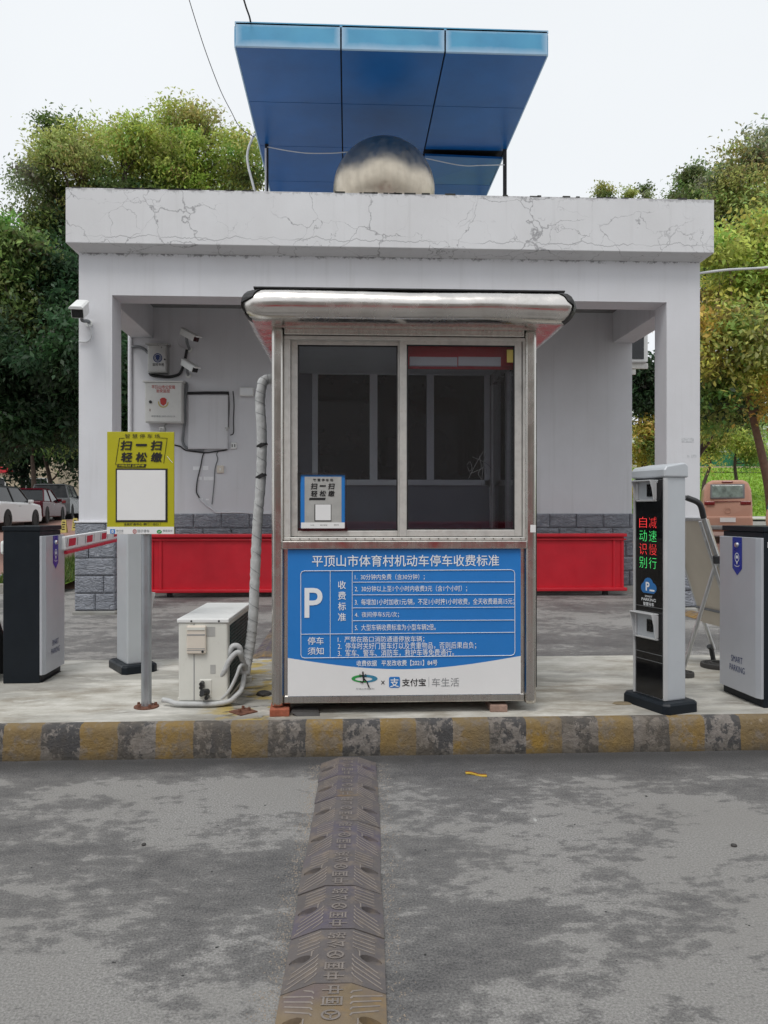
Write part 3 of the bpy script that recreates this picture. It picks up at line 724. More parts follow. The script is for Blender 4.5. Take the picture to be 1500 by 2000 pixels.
wire('conduit_pipe', [(364, 747), (365, 757), (361, 785), (361, 820), (358, 845), (357, 862), (362, 873), (375, 877), (398, 880)], .022, MT['cable_grey'], 'dark corrugated conduit looping down beside the white police cabinet', .03)
wire('conduit_pipe', [(292, 728), (297, 733), (312, 735), (330, 736), (345, 733), (352, 728), (358, 715), (362, 700), (365, 683)], .024, MT['cable'], 'dark corrugated hose linking the small steel box to the wall cameras', .03)
wire('conduit_pipe', [(256, 678), (268, 677), (280, 681), (290, 690)], .024, MT['cable_grey'], 'short grey hose from the wall edge into the small steel box', .03)
wire('wall_cable', [(340, 869), (352, 872), (362, 879), (380, 882), (400, 884), (420, 882), (440, 879), (445, 876)], .011, MT['cable'], 'black cable sagging under the painted wall cabinet', .015)
wire('wall_cable', [(400, 883), (396, 890), (392, 910), (386, 935), (384, 950), (384, 962), (390, 973)], .010, MT['cable'], 'black cable dropping from the painted cabinet toward the stone base', .015)
wire('cable_trunking', [(390, 973), (400, 984), (412, 993), (420, 1000), (424, 1001), (470, 1001), (500, 1003), (528, 1003)], .016, MT['plaster'], 'white plastic trunking running down to the top of the stone cladding', .018)
wire('wall_cable', [(428, 880), (423, 887), (425, 897), (420, 915), (418, 945), (414, 985)], .008, MT['cable_grey'], 'thin grey cable painted over, running down past a cream switch', .01)
wire('wall_cable', [(455, 764), (457, 790), (456, 820), (456, 845), (450, 850)], .008, MT['cable'], 'thin broken black line of cable down to the wall socket', .01)
for nm, l, r, t, b, m, lab, ct in (('wall_lamp', 468, 495, 756, 773, MT['white_paint'], 'small white box lamp on the wall beside the insulated hose', 'lamp'),
                               ('wall_socket', 450, 462, 864, 877, MT['white_paint'], 'white double wall socket right of the painted cabinet', 'socket'),
                               ('switch_box', 423, 437, 909, 924, MT['ac_cream'], 'cream plastic switch box lower on the recessed wall', 'switch')):
    dp = .12 if nm == 'wall_lamp' else .035
    a = on_wall(l, t, dp); b = on_wall(r, b, dp)
    E = empty(nm, ((a.x+b.x)/2, wf, b.z), 0, lab, ct); o = E.location
    MB(o).box(a.x, b.x, WV-dp, wf+.004, b.z, a.z).build('housing', m, E, bevel=.012)
    if nm == 'wall_socket':
        for k in (-1, 1):
            xc = (a.x+b.x)/2+k*.022; MB(o).box(xc-.008, xc+.008, WV-dp-.003, WV-dp+.002, a.z-.08, a.z-.03).build('slot', MT['black_plastic'], E)
    elif nm == 'switch_box':
        MB(o).box((a.x+b.x)/2-.012, (a.x+b.x)/2+.012, WV-dp-.006, WV-dp+.002, (a.z+b.z)/2-.02, (a.z+b.z)/2+.02).build('switch', MT['white_paint'], E)
    else:
        MB(o).box(a.x+.015, b.x-.015, WV-dp-.006, WV-dp+.002, b.z+.015, a.z-.015).build('lens', MT['ink_white'], E)
def cctv(label, tip, tail, base, w=.11, m=MT['white_paint'], arm=True, wall_y=WV):
    """bullet camera with rain hood: tail->tip is the viewing axis, base a point on the wall"""
    tip, tail, base = Vector(tip), Vector(tail), Vector(base)
    E = empty('security_camera', base, 0, label, 'camera'); o = base
    d = (tip-tail); L = d.length; d.normalize(); s_ = d.cross(Vector((0, 0, 1))).normalized(); u = s_.cross(d)
    Mx = Matrix(((s_.x, d.x, u.x, tail.x), (s_.y, d.y, u.y, tail.y), (s_.z, d.z, u.z, tail.z), (0, 0, 0, 1)))
    q = MB(o)
    pr = [(-w/2, -w*.45), (w/2, -w*.45), (w/2, w*.30), (w*.36, w*.5), (-w*.36, w*.5), (-w/2, w*.30)]
    q.prism(pr, lambda a, b, t: Mx @ Vector((a, t, b)), 0, L).build('housing', m, E, bevel=.008)
    q = MB(o); q.prism([(-w*.45, -w*.4), (w*.45, -w*.4), (w*.45, w*.28), (-w*.45, w*.28)], lambda a, b, t: Mx @ Vector((a, t, b)), L+.002, L+.012)
    fr = q.build('front_glass', MT['black_gloss'], E, bevel=.004)
    q = MB(o); q.prism(ell(0, -.01, w*.2, w*.2, 14), lambda a, b, t: Mx @ Vector((a, t, b)), L+.012, L+.018); q.build('lens', MT['dark_glass'], fr)
    q = MB(o); q.prism([(-w*.56, w*.36), (w*.56, w*.36), (w*.56, w*.5), (w*.4, w*.62), (-w*.4, w*.62), (-w*.56, w*.5)], lambda a, b, t: Mx @ Vector((a, t, b)), -.01, L+.07)
    q.build('sun_hood', m, E, bevel=.005)
    mid = tail+d*(L*.35)-u*(w*.45)
    MB(o).tube(spline([mid, mid+Vector((0, .03, -.07)), base+Vector((0, -.05, .02)), base], 6), .024, 10).build('bracket', MT['cable_grey'], E, smooth=True)
    MB(o).cyl(base+Vector((0, -.02, 0)), base+Vector((0, .004, 0)), .05).build('wall_plate', m, E)
    return E
E = cctv('white wall camera mounted highest, above the small steel box', onY(383, 662, WV-.42), onY(357, 648, WV-.18), on_wall(370, 683, 0))
MB(E.location).tube(spline([onY(354, 652, WV-.18), onY(347, 664, WV-.1), onY(350, 674, WV-.06), onY(361, 681, WV-.03)], 6), .008, 6).build('lead', MT['cable_white'], E)
E = cctv('white wall camera mounted lower, between the steel box and the pipe elbow', onY(381, 722, WV-.42), onY(359, 708, WV-.18), on_wall(368, 733, 0))
c0 = onY(163, 604, GV-.12)
E = cctv('white security camera on the outer edge of the left gatehouse column', (c0.x+.03, GV-.44, c0.z-.13), (c0.x, GV-.14, c0.z+.02), (lx0+.14, GV, onY(172, 632, GV).z), .16)
MB(E.location).tube(spline([onY(172, 633, GV-.05), onY(178, 645, GV-.03), onY(177, 660, GV-.03), onY(170, 667, GV-.03), onY(154, 667, GV-.03)], 8), .012, 8).build('lead', MT['cable_white'], E, smooth=True)
# drop pipe on the wall's left end
a = on_wall(254, 640, 0)
tag(MB().tube([on_wall(254, 600, .03), on_wall(254, 1000, .03)], .035, 10).build('drain_pipe', MT['plaster'], smooth=True), 'white painted drain pipe at the left end of the recessed wall', 'pipe')
# hanging bulb camera below police cabinet
p = on_wall(318, 838, .12)
E = empty('infrared_lamp', (p.x, wf, p.z), 0, 'small grey lamp bracket hanging below the white police cabinet', 'lamp'); o = E.location
MB(o).box(p.x-.045, p.x+.05, WV-.2, WV-.08, p.z-.05, p.z+.03).build('head', MT['box_steel'], E, bevel=.015)
MB(o).tube([(p.x+.02, WV-.12, p.z+.03), (p.x+.04, WV-.06, p.z+.10), (p.x+.04, wf, p.z+.10)], .014, 8).build('bracket', MT['box_steel'], E)
# outdoor unit on the right flank of the room
ax = wx1; p = onY(1245, 690, WV+.5)
E = empty('wall_condenser', (wx1, WV+.9, 3.35), 0, 'grimy outdoor condenser on a bracket between the right column and the wall', 'air conditioner'); o = E.location
zt = onY(1260, 645, WV+.5).z; zb = onY(1260, 708, WV+.5).z
MB(o).box(wx1+.12, wx1+.46, WV+.45, WV+1.3, zb, zt).build('casing', MT['white_paint'], E, bevel=.015)
MB(o).box(wx1+.15, wx1+.38, WV+.438, WV+.449, zb+.05, zt-.04).build('grille', MT['dark_glass'], E)
for yy in (WV+.55, WV+1.15):
    q = MB(o).box(wx1-.003, wx1+.50, yy, yy+.05, zb-.10, zb-.002); q.box(wx1-.003, wx1+.04, yy, yy+.05, zb-.35, zb-.10)
    q.build('bracket', MT['alu_frame'], E)

# ================================================================== RED BARRIER PANEL BEFORE THE WALL
RV = 12.75
def red_barrier(label, x0, x1, y, z0, z1, flip=1):
    E = empty('steel_barrier', ((x0+x1)/2, y, 0), 0, label, 'barrier'); o = E.location
    MB(o).box(x0, x1, y-.012, y+.012, z0+.05, z1-.05).build('panel', MT['red_paint'], E)
    MB(o).box(x0-.03, x1+.03, y-.09, y+.09, z1-.055, z1).build('top_rail', MT['red_paint'], E, bevel=.012)
    MB(o).box(x0-.03, x1+.03, y-.06, y-.0135, z1-.11, z1-.085).build('top_rail', MT['red_paint'], E, bevel=.01)
    MB(o).box(x0-.03, x1+.03, y-.10, y+.10, z0, z0+.055).build('bottom_rail', MT['red_paint'], E, bevel=.012)
    for xx in (x0+.03, x0+.17, x1-.17, x1-.03):
        MB(o).box(xx-.02, xx+.02, y-.035, y-.0135, z0+.055, z1-.112).build('stiffener', MT['red_paint'], E, bevel=.006)
    for xx in (x0+.3, (x0*2+x1)/3, (x0+2*x1)/3, x1-.3):
        MB(o).box(xx-.04, xx+.04, y+.02, y+.09, -.004, z0+.004).build('foot', MT['black_plastic'], E)
    return E
a = onY(294, 1043, RV); b = onY(1218, 1153, RV)
red_barrier('long red steel barrier panel standing against the gatehouse wall', a.x, b.x, RV, b.z, a.z)

# pale touch-up patches and scuffs on the plaster
q_ = [(377, 911, 393, 918), (396, 910, 407, 918), (386, 931, 394, 937), (398, 931, 418, 938), (391, 973, 396, 978), (402, 974, 408, 977)]
for l, t, r, b in q_:
    A = on_wall(l, t); B = on_wall(r, b); gb().box(A.x, B.x, WV-.0025, WV+.002, B.z, A.z).build('paint_patch', mat('touch_up_paint', (.80, .81, .83), .7) if 'touch_up_paint' not in bpy.data.materials else bpy.data.materials['touch_up_paint'], wall)
sm_ = mat('pencil_smudge', (.52, .53, .55), .8, 0, .25, 30)
for l, t, r, b in ((1331, 855, 1355, 864), (1342, 889, 1347, 893), (1350, 888, 1360, 893)):
    A = onY(l, t, GV); B = onY(r, b, GV); gb().box(A.x, B.x, GV-.002, GV+.002, B.z, A.z).build('smudge', sm_, G)

# ================================================================== KIOSK
KF = 4.57; KB = 5.87
kx0 = onY(530, 1000, KF).x; kx1 = onY(1049, 1000, KF).x
KZ0 = IZ+.065; KZ1 = 2.50
KC = (kx0+kx1)/2
K = empty('guard_kiosk', (KC, KF, IZ), 0, 'stainless steel guard kiosk with sliding window and blue parking tariff poster', 'kiosk')
ko = K.location
def kb(): return MB(ko)
def kX(px, y=KF): return onY(px, 1000, y).x
def kZ(py, y=KF): return onY(790, py, y).z
PW = .072
for x in (kx0, kx1-PW):
    for y in (KF, KB-PW):
        kb().box(x, x+PW, y, y+PW, KZ0-.02, KZ1).build('corner_post', MT['steel'], K, bevel=.026, seg=4)
# bottom, sill, head rails at the front
fx0, fx1 = kx0+PW+.002, kx1-PW-.002
yR = KF+.012
kb().box(fx0, fx1, yR, yR+.05, kZ(1373), kZ(1358)).build('base_rail', MT['steel'], K, bevel=.006)
kb().box(fx0-.01, fx1+.01, KF-.016, yR+.05, kZ(1072), kZ(1056)).build('sill_rail', MT['steel'], K, bevel=.006)
kb().box(fx0, fx1, yR-.004, yR+.05, kZ(655), KZ1+.01).build('head_rail', MT['steel'], K, bevel=.006)
kb().box(fx0, fx1, yR+.02, yR+.05, kZ(1358), kZ(1072)).build('lower_panel', MT['steel'], K)
# outer window frame: four bars
wl, wr, wt, wb = kX(554), kX(1031), kZ(656), kZ(1055.5)
t1 = .038
MTf = MT['alu_frame']
for (a, b, c_, d_) in ((wl, wr, wt-t1*.6, wt), (wl, wr, wb, wb+t1*.5), (wl, wl+t1, wb+t1*.5, wt-t1*.6), (wr-t1*.7, wr, wb+t1*.5, wt-t1*.6)):
    kb().box(a, b, yR+.004, yR+.085, c_, d_).build('window_frame', MTf, K, bevel=.004)
# guide rail rivets
q = kb()
for k in range(26):
    x = wl+.04+k*(wr-wl-.08)/25; q.box(x-.003, x+.003, yR-.001, yR+.006, wb+.006, wb+.012)
q.build('weep_hole', MT['black_plastic'], K)
def sash(l, r, t, b, gl, gr, gt, gb_, y, film=None):
    L, Rr, T, B = kX(l), kX(r), kZ(t), kZ(b); GL, GR, GT, GB = kX(gl), kX(gr), kZ(gt), kZ(gb_)
    s_ = kb()
    s_.box(L, GL, y, y+.026, B, T).box(GR, Rr, y, y+.026, B, T).box(GL, GR, y+.001, y+.025, GT, T).box(GL, GR, y+.001, y+.025, B, GB)
    s_ = s_.build('sash', MTf, K, bevel=.003)
    kb().box(GL-.004, GR+.004, y+.010, y+.015, GB-.004, GT+.004).build('pane', MT['glass'], s_)
    for (a, b, c_, d_) in ((GL, GL+.008, GB, GT), (GR-.008, GR, GB, GT), (GL, GR, GT-.008, GT), (GL, GR, GB, GB+.008)):
        kb().box(a, b, y+.004, y+.0095, c_, d_).build('gasket', MT['black_plastic'], s_)
    return s_
s1 = sash(567, 791, 663, 1048, 580, 778, 671, 1037, yR+.046)
s2 = sash(781, 1021, 660, 1048, 795, 1007, 671, 1035, yR+.012)
# dark sun film with rounded top corners on the right pane
GL, GR, GT, GB = kX(797), kX(1005), kZ(710), kZ(1033); rr = .014; yF = yR+.0285
pts = [(GL, GB), (GR, GB)]+[(GR-rr+rr*math.sin(a), GT-rr+rr*math.cos(a)) for a in (PI/2, PI/3, PI/6, 0)]+[(GL+rr-rr*math.sin(a), GT-rr+rr*math.cos(a)) for a in (0, PI/6, PI/3, PI/2)]
q = kb(); q.add([(u, yF, w_) for u, w_ in pts], [tuple(range(len(pts)))]); q.build('sun_film', MT['film'], s2)
# scratched scrawl on the film
MT['scratch'] = mat('scratch_mark', (.10, .10, .105), .6)
scr = [[(912, 908), (918, 902), (922, 915), (917, 920), (913, 912)], [(945, 880), (930, 905), (915, 935)], [(922, 892), (950, 905), (962, 918)], [(936, 890), (940, 912), (934, 925), (942, 938)], [(918, 925), (935, 918), (948, 912), (950, 925)], [(948, 885), (944, 905), (940, 950)]]
q = kb()
for c_ in scr: q.tube(spline([onY(x, y, yR+.0205) for x, y in c_], 5), .0011, 4)
q.build('scratched_scrawl', MT['scratch'], s2)
# side walls, back wall, floor, ceiling
for x, sg in ((kx0, 1), (kx1, -1)):
    xi = x+sg*.02; xo = x+sg*.055; a, b = min(xi, xo), max(xi, xo)
    kb().box(a, b, KF+PW, KB-PW, KZ0, 1.16).build('side_panel', MT['steel'], K)
    kb().box(a-.006, b+.006, KF+PW, KB-PW, 1.16, 1.21).build('side_sill', MT['steel'], K, bevel=.006)
    kb().box(a, b, KF+PW, KB-PW, 2.36, KZ1).build('side_head', MT['steel'], K)
    for (c_, d_) in ((KF+PW, KF+PW+.05), ((KF+KB)/2-.025, (KF+KB)/2+.025), (KB-PW-.05, KB-PW)):
        kb().box(a, b, c_, d_, 1.21, 2.36).build('side_mullion', MT['alu_frame'], K)
    kb().box((a+b)/2-.004, (a+b)/2+.004, KF+PW+.05, KB-PW-.05, 1.21, 2.36).build('side_pane', MT['side_glass'], K)
yB = KB-.07
bl, br_, bt, bb = kX(610, yB), kX(956, yB), onY(780, 722, yB).z, onY(780, 948, yB).z
ix0, ix1 = kx0+.06, kx1-.06
for (a, b, c_, d_) in ((ix0, ix1, KZ0, bb), (ix0, ix1, bt, KZ1), (ix0, bl, bb, bt), (br_, ix1, bb, bt)):
    kb().box(a, b, yB, yB+.05, c_, d_).build('back_panel', MT['interior_wall'], K)
tt = .042
for (a, b, c_, d_) in ((bl, br_, bt-tt, bt), (bl, br_, bb, bb+tt), (bl, bl+tt, bb, bt), (br_-tt, br_, bb, bt), (kX(722, yB), kX(737, yB), bb+tt, bt-tt), (kX(833, yB), kX(847, yB), bb+tt, bt-tt)):
    kb().box(a, b, yB-.025, yB-.002, c_, d_).build('back_window_bar', MT['white_paint'], K, bevel=.004)
kb().box(bl+.01, br_-.01, yB+.004, yB+.012, bb+.01, bt-.01).build('back_pane', MT['dark_glass'], K)
kb().box(kx0+.02, kx1-.02, KF+.03, KB-.02, KZ0, KZ0+.05).build('floor', MT['ground_dark'], K)
kb().box(kx0+.02, kx1-.02, KF+.08, KB-.08, 2.44, KZ1+.01).build('ceiling', MT['white_paint'], K)
kb().box(ix0+.002, ix1-.002, KF+.10, KF+.48, .95, .985).build('desk', MT['interior_wall'], K)
# roof: stainless eave bulging round all four sides, dented
RO = .285
ra = onY(472, 590, KF-RO+.02); rb = onY(1128, 600, KF-RO+.02)
rx_0, rx_1, ry0, ry1 = ra.x, rb.x, KF-RO, KB+.26
zb_ = onY(780, 628, KF-RO+.06).z; zt_ = onY(780, 566, KF-RO+.04).z
def rring(i, z, seed=0, amp=.0):
    pts = []; N = 30; cr = .05
    def seg(ax, ay, bx, by, nx_, ny_):
        for k in range(N):
            t = k/N; x = ax+(bx-ax)*t; y = ay+(by-ay)*t
            edge = min(t, 1-t); tuck = max(0, .03-edge)/.03*.03
            dd = amp*(mnoise.noise(Vector((x*1.9, y*1.9, z*7+seed)))+.22*mnoise.noise(Vector((x*5, y*5, z*10+seed))))
            pts.append((x-nx_*tuck+nx_*dd, y-ny_*tuck+ny_*dd, z+dd*.35))
    x0_, x1_, y0_, y1_ = rx_0+i, rx_1-i, ry0+i, ry1-i
    seg(x0_, y0_, x1_, y0_, 0, -1); seg(x1_, y0_, x1_, y1_, 1, 0); seg(x1_, y1_, x0_, y1_, 0, 1); seg(x0_, y1_, x0_, y0_, -1, 0)
    return pts
hz = (zt_-zb_)/2; mz = (zt_+zb_)/2
prof = [(RO+.05, zb_+.03), (.20, zb_+.012), (.085, zb_)]+[(.085-.085*math.sin(a), mz-hz*math.cos(a)) for a in [PI*k/10 for k in range(1, 10)]]+[(.085, zt_), (.25, zt_+.035)]
prof = [(i*.95, z) for i, z in prof]
rings = [rring(i, z, 2, .011 if 0 < k < len(prof)-2 else 0) for k, (i, z) in enumerate(prof)]
rf = kb().loft(rings, False, True).build('roof_eave', MT['steel_eave'], K, smooth='all')
# torn black felt lapping over the eave corners and along the roof edge
MT['felt'] = mat('black_felt', (.012, .012, .013), .55, 0, .3, 20, .6, 30)
N = 30
for cidx, span in ((0, 2), (30, 2)):
    q = kb(); rws = []
    for k, (i, z) in enumerate(prof[3:]):
        rg_ = rring(i-.006, z+.002, 2, .011)
        wdt = 2 if k < 4 else 3
        rws.append([rg_[(cidx+j) % 120] for j in ((-2, -1, 0) if cidx == 0 else (0, 1, 2))] if k < 5 else [rg_[(cidx+j) % 120] for j in (-1, 0, 1)])
    for r in range(len(rws)-1):
        for c_ in range(2): q.quad(rws[r][c_], rws[r][c_+1], rws[r+1][c_+1], rws[r+1][c_])
    q.build('corner_felt', MT['felt'], rf)
kb().box(rx_0+.06, rx_1-.06, ry0+.06, ry1-.06, zt_+.006, zt_+.014).build('roof_felt', MT['felt'], rf)
kb().box(kx0+.02, kx1-.02, KF-.01, KB-.02, KZ1-.01, zb_+.06).build('roof_frame', MT['steel'], K)
# ---- tariff poster
PY = KF+.004
pl0 = onY(562, 1073, PY); pr1 = onY(1017, 1356, PY); PX0, PX1, PZ1, PZ0 = pl0.x, pr1.x, kZ(1073, PY), kZ(1357.5, PY)
P = kb().box(PX0, PX1, PY, yR+.019, PZ0, PZ1).build('tariff_poster', MT['poster_blue'], K)
tag(P, 'blue and white tariff poster with white lettering')
PZp = lambda px, py: onY(px, py, PY)
# white foot with a curved upper edge
lo = []
for k in range(25):
    t = k/24; px = 562+t*455; py = 1285+24*math.sin(PI*t)**1.0+(-4*t)
    p = PZp(px, py); lo.append((min(max(p.x, PX0), PX1), PY-.0015, p.z))
q = kb(); pts = [(PX0, PY-.0015, PZ0), (PX1, PY-.0015, PZ0)]+lo[::-1]
q.add(pts, [tuple(range(len(pts)))]); q.build('white_foot', MT['poster_white'], P)
yT = PY-.003; FT = Fp(yT)
def prect(l, t, r, b):     # pixel box on the poster
    A = onY(l, t, yT); B = onY(r, b, yT); return (A.x, B.x, B.z, A.z)
def crop(l, t, r, b):      # coordinates read off an enlargement
    s_ = 580/1500.0; return prect(500+l*s_, 1020+t*s_, 500+r*s_, 1020+b*s_)
q = kb(); q.text('平顶山市体育村机动车停车收费标准', crop(283, 166, 1228, 222), FT, .006); q.build('lettering', MT['ink_white'], P)
q = kb(); q.text('P', crop(245, 332, 336, 482), FT, .012); q.build('lettering', MT['ink_white'], P)
q = kb()
for i_, ch in enumerate('收费标准'): q.text(ch, crop(414, 296+54*i_, 454, 337+54*i_), FT, .008)
q.build('lettering', MT['ink_white'], P)
q = kb(); q.text('停车', crop(261, 580, 342, 618), FT, .006); q.build('lettering', MT['ink_white'], P)
q = kb(); q.text('须知', crop(261, 632, 342, 669), FT, .006); q.build('lettering', MT['ink_white'], P)
q = kb(); q.text('1.  30分钟内免费（含30分钟）；', crop(499, 262, 852, 292), FT, .003); q.build('lettering', MT['ink_white'], P)
q = kb(); q.text('2.  30分钟以上至1个小时内收费3元（含1个小时）；', crop(499, 321, 1066, 351), FT, .003); q.build('lettering', MT['ink_white'], P)
q = kb(); q.text('3.  每增加1小时加收1元/辆，不足1小时按1小时收费，全天收费最高15元；', crop(499, 387, 1305, 417), FT, .003); q.build('lettering', MT['ink_white'], P)
q = kb(); q.text('4.  夜间停车5元/次；', crop(499, 453, 722, 481), FT, .003); q.build('lettering', MT['ink_white'], P)
q = kb(); q.text('5.  大型车辆收费标准为小型车辆2倍。', crop(499, 516, 908, 545), FT, .003); q.build('lettering', MT['ink_white'], P)
q = kb(); q.text('1.  严禁在路口消防通道停放车辆；', crop(413, 577, 850, 606), FT, .003); q.build('lettering', MT['ink_white'], P)
q = kb(); q.text('2.  停车时关好门窗车灯以及贵重物品，否则后果自负；', crop(413, 609, 1112, 640), FT, .003); q.build('lettering', MT['ink_white'], P)
q = kb(); q.text('3.  军车、警车、消防车，救护车等免费通行。', crop(413, 644, 1000, 675), FT, .003); q.build('lettering', MT['ink_white'], P)
q = kb(); q.text('收费依据   平发改收费【2021】84号', crop(508, 698, 916, 724), FT, .01); q.build('lettering', MT['ink_white'], P)

q = kb(); lw = .0016
def cl(x, y): s_ = 580/1500.0; p = onY(500+x*s_, 1020+y*s_, yT); return p
def hline(xa, xb, ya, yb=None): q.tube([cl(xa, ya), cl(xb, ya if yb is None else yb)], lw, 4)
path = [cl(245, 246), cl(1290, 241)]; 
rrp = [(226, 262), (232, 250), (245, 246), (1288, 240), (1302, 246), (1307, 258), (1308, 655), (1302, 668), (1288, 673), (245, 686), (232, 682), (227, 670), (226, 262)]
q.tube([cl(*p) for p in rrp], lw*1.2, 4)
for ya, yb in ((303, 301), (367, 365), (433, 429), (498, 494)): hline(489, 1307, ya, yb)
hline(226, 1308, 566, 556); 
for xa, y0_, y1_ in ((375, 246, 684), (486, 246, 562)): q.tube([cl(xa, y0_), cl(xa, y1_)], lw, 4)
q.build('table_rule', MT['ink_white'], P)
# lower logos
q = kb(); q.text('支付宝', crop(737, 790, 858, 828), FT, .014); q.text('×', crop(632, 800, 650, 820), FT, 0); q.build('lettering', MT['ink_black'], P)
q = kb(); q.text('车生活', crop(888, 787, 1026, 829), FT, 0.0); q.tube([cl(873, 782), cl(873, 832)], .0008, 4); q.build('lettering', MT['ink_grey'], P)
def plate(l, t, r, b, m, name, y, rad=.2, parent=P):
    u0, u1, w0, w1 = crop(l, t, r, b); rd = (u1-u0)*rad; pp = []
    for (cx_, cz_, a0) in ((u1-rd, w0+rd, -PI/2), (u1-rd, w1-rd, 0), (u0+rd, w1-rd, PI/2), (u0+rd, w0+rd, PI)):
        for k in range(5): a = a0+PI/2*k/4; pp.append((cx_+rd*math.cos(a), y, cz_+rd*math.sin(a)))
    return kb().add(pp, [tuple(range(len(pp)))]).build(name, m, parent)
lg = plate(672, 781, 727, 836, MT['poster_blue'], 'pay_logo', PY-.003, .16)
kb().text('支', crop(677, 787, 722, 832), Fp(PY-.005), .012).build('logo_glyph', MT['ink_white'], P)
q = kb()
e1 = [cl(548+66*math.cos(a), 790+20*math.sin(a)) for a in [2*PI*k/28 for k in range(28)]]
e2 = [cl(548+38*math.cos(a), 790+9*math.sin(a)) for a in [2*PI*k/28 for k in range(28)]]
e2 = [cl(544+44*math.cos(2*PI*k/28), 792+10*math.sin(2*PI*k/28)) for k in range(28)]
for half, nm, mm in ((range(0, 14), 'logo_arc', MT['ink_teal']), (range(14, 28), 'logo_arc', MT['ink_green'])):
    q = kb()
    for k in half: q.quad(e1[(k+20) % 28], e1[(k+21) % 28], e2[(k+21) % 28], e2[(k+20) % 28])
    q.build(nm, mm, P)
q = kb(); yy_ = PY-.005
def cl2(x, y): p = cl(x, y); return Vector((p.x, yy_, p.z))
q.tube([cl2(540, 754), cl2(540, 768)], .0045, 6)
for lim, r_ in (([(540, 770), (545, 792)], .0062), ([(545, 790), (560, 805), (572, 835)], .0038), ([(545, 792), (538, 810), (526, 804)], .0038), ([(543, 773), (558, 779), (553, 766)], .0026), ([(538, 772), (523, 777), (526, 766)], .0026)):
    q.tube([cl2(*p) for p in lim], r_, 5)
q.build('runner_logo', MT['ink_black'], P)
kb().text('平顶山市体育村', crop(505, 838, 598, 846), FT, 0).build('lettering', MT['ink_grey'], P)
# ---- payment notice taped to the left pane
NY = yR+.040
def nrect(l, t, r, b, y=NY): A = onY(l, t, y); B = onY(r, b, y); return (A.x, B.x, B.z, A.z)
u0, u1, w0, w1 = nrect(587, 927, 674, 1031)
NB = empty('payment_notice', ((u0+u1)/2, NY, w0), 0, 'small grey scan-to-pay notice taped inside blue borders to the kiosk window', 'notice'); no = NB.location
MB(no).box(u0, u1, NY, NY+.004, w0, w1).build('backing', MT['poster_blue'], NB)
ir = nrect(595, 931, 667, 1022); MT['notice_grey'] = mat('notice_paper', (.40, .40, .385), .35, 0, .12, 12, .3, 16)
MB(no).box(ir[0], ir[1], NY-.002, NY-.0004, ir[2], ir[3]).build('sheet', MT['notice_grey'], NB)
fr_ = nrect(589, 1014, 673, 1031); MB(no).box(fr_[0]-.003, fr_[1]+.003, NY-.004, NY-.0024, fr_[2]-.003, fr_[3]-.02).build('footer', MT['poster_white'], NB)
def ncrop(l, t, r, b): s_ = 130/1500.0; return nrect(570+l*s_, 900+t*s_, 570+r*s_, 900+b*s_, NY-.0035)
FN = Fp(NY-.0035)
q = MB(no)
q.text('智 慧 停 车 场', ncrop(480, 400, 930, 468), FN, .02)
for kb_, (ox, oz) in enumerate(((-5, 0), (5, 0), (0, 5), (0, -5))):
    FB = Fp(NY-.0035-.0002*kb_)
    for ch, l_ in zip('扫一扫', (425, 620, 815)): q.text(ch, ncrop(l_+6+ox, 505+oz, l_+149+ox, 640+oz) if ch != '一' else ncrop(628+ox, 554+oz, 764+ox, 578+oz), FB, 0, .12)
    for ch, l_ in zip('轻松缴', (425, 620, 815)): q.text(ch, ncrop(l_+6+ox, 673+oz, l_+149+ox, 803+oz), FB, 0, .12)
q.text('支付宝', ncrop(420, 1440, 505, 1462), Fp(NY-.005), 0); q.text('团子停车', ncrop(640, 1435, 800, 1465), Fp(NY-.005), 0); q.text('微信支付', ncrop(950, 1430, 1060, 1460), Fp(NY-.005), 0)
a = ncrop(388, 832, 762, 886); q.hexa([(a[0], NY-.0035, a[2]), (a[1]-.003, NY-.0035, a[2]), (a[1]-.003, NY-.0022, a[2]), (a[0], NY-.0022, a[2]), (a[0]+.003, NY-.0035, a[3]), (a[1], NY-.0035, a[3]), (a[1], NY-.0022, a[3]), (a[0]+.003, NY-.0022, a[3])])
q.build('lettering', MT['ink_black'], NB)
a = ncrop(510, 980, 890, 1365); MB(no).box(a[0], a[1], NY-.0035, NY-.0021, a[2], a[3]).build('code_frame', MT['ink_black'], NB)
a = ncrop(530, 985, 878, 1340); MB(no).box(a[0], a[1], NY-.0046, NY-.0037, a[2], a[3]).build('blank_square', MT['poster_white'], NB)
q = MB(no)
for (l, t, r, b) in ((150, 265, 1210, 330), (130, 265, 200, 430), (1190, 300, 1235, 1560), (140, 1520, 1260, 1590)):
    a = ncrop(l, t, r, b); q.box(a[0], a[1], NY-.006, NY-.0055, a[2], a[3])
q.build('tape', glass('clear_tape', (.8, .8, .8), 1.6), NB)
# red notice board inside the kiosk, seen above the film
iy = KF+.115
u0, u1, w0, w1 = nrect(797, 675, 1003, 722, iy)
IB_ = empty('red_notice_board', ((u0+u1)/2, iy, w0), 0, 'red and white notice hanging inside the kiosk behind the right pane', 'notice'); o = IB_.location
MB(o).box(u0, u1, iy, iy+.01, w0, w1+.30).build('board', MT['red_paint'], IB_)
for (l, r) in ((800, 893), (895, 978)):
    a = nrect(l, 697, r, 716, iy); MB(o).box(a[0], a[1], iy-.004, iy-.001, a[2], a[3]).build('paper', MT['poster_white'], IB_)
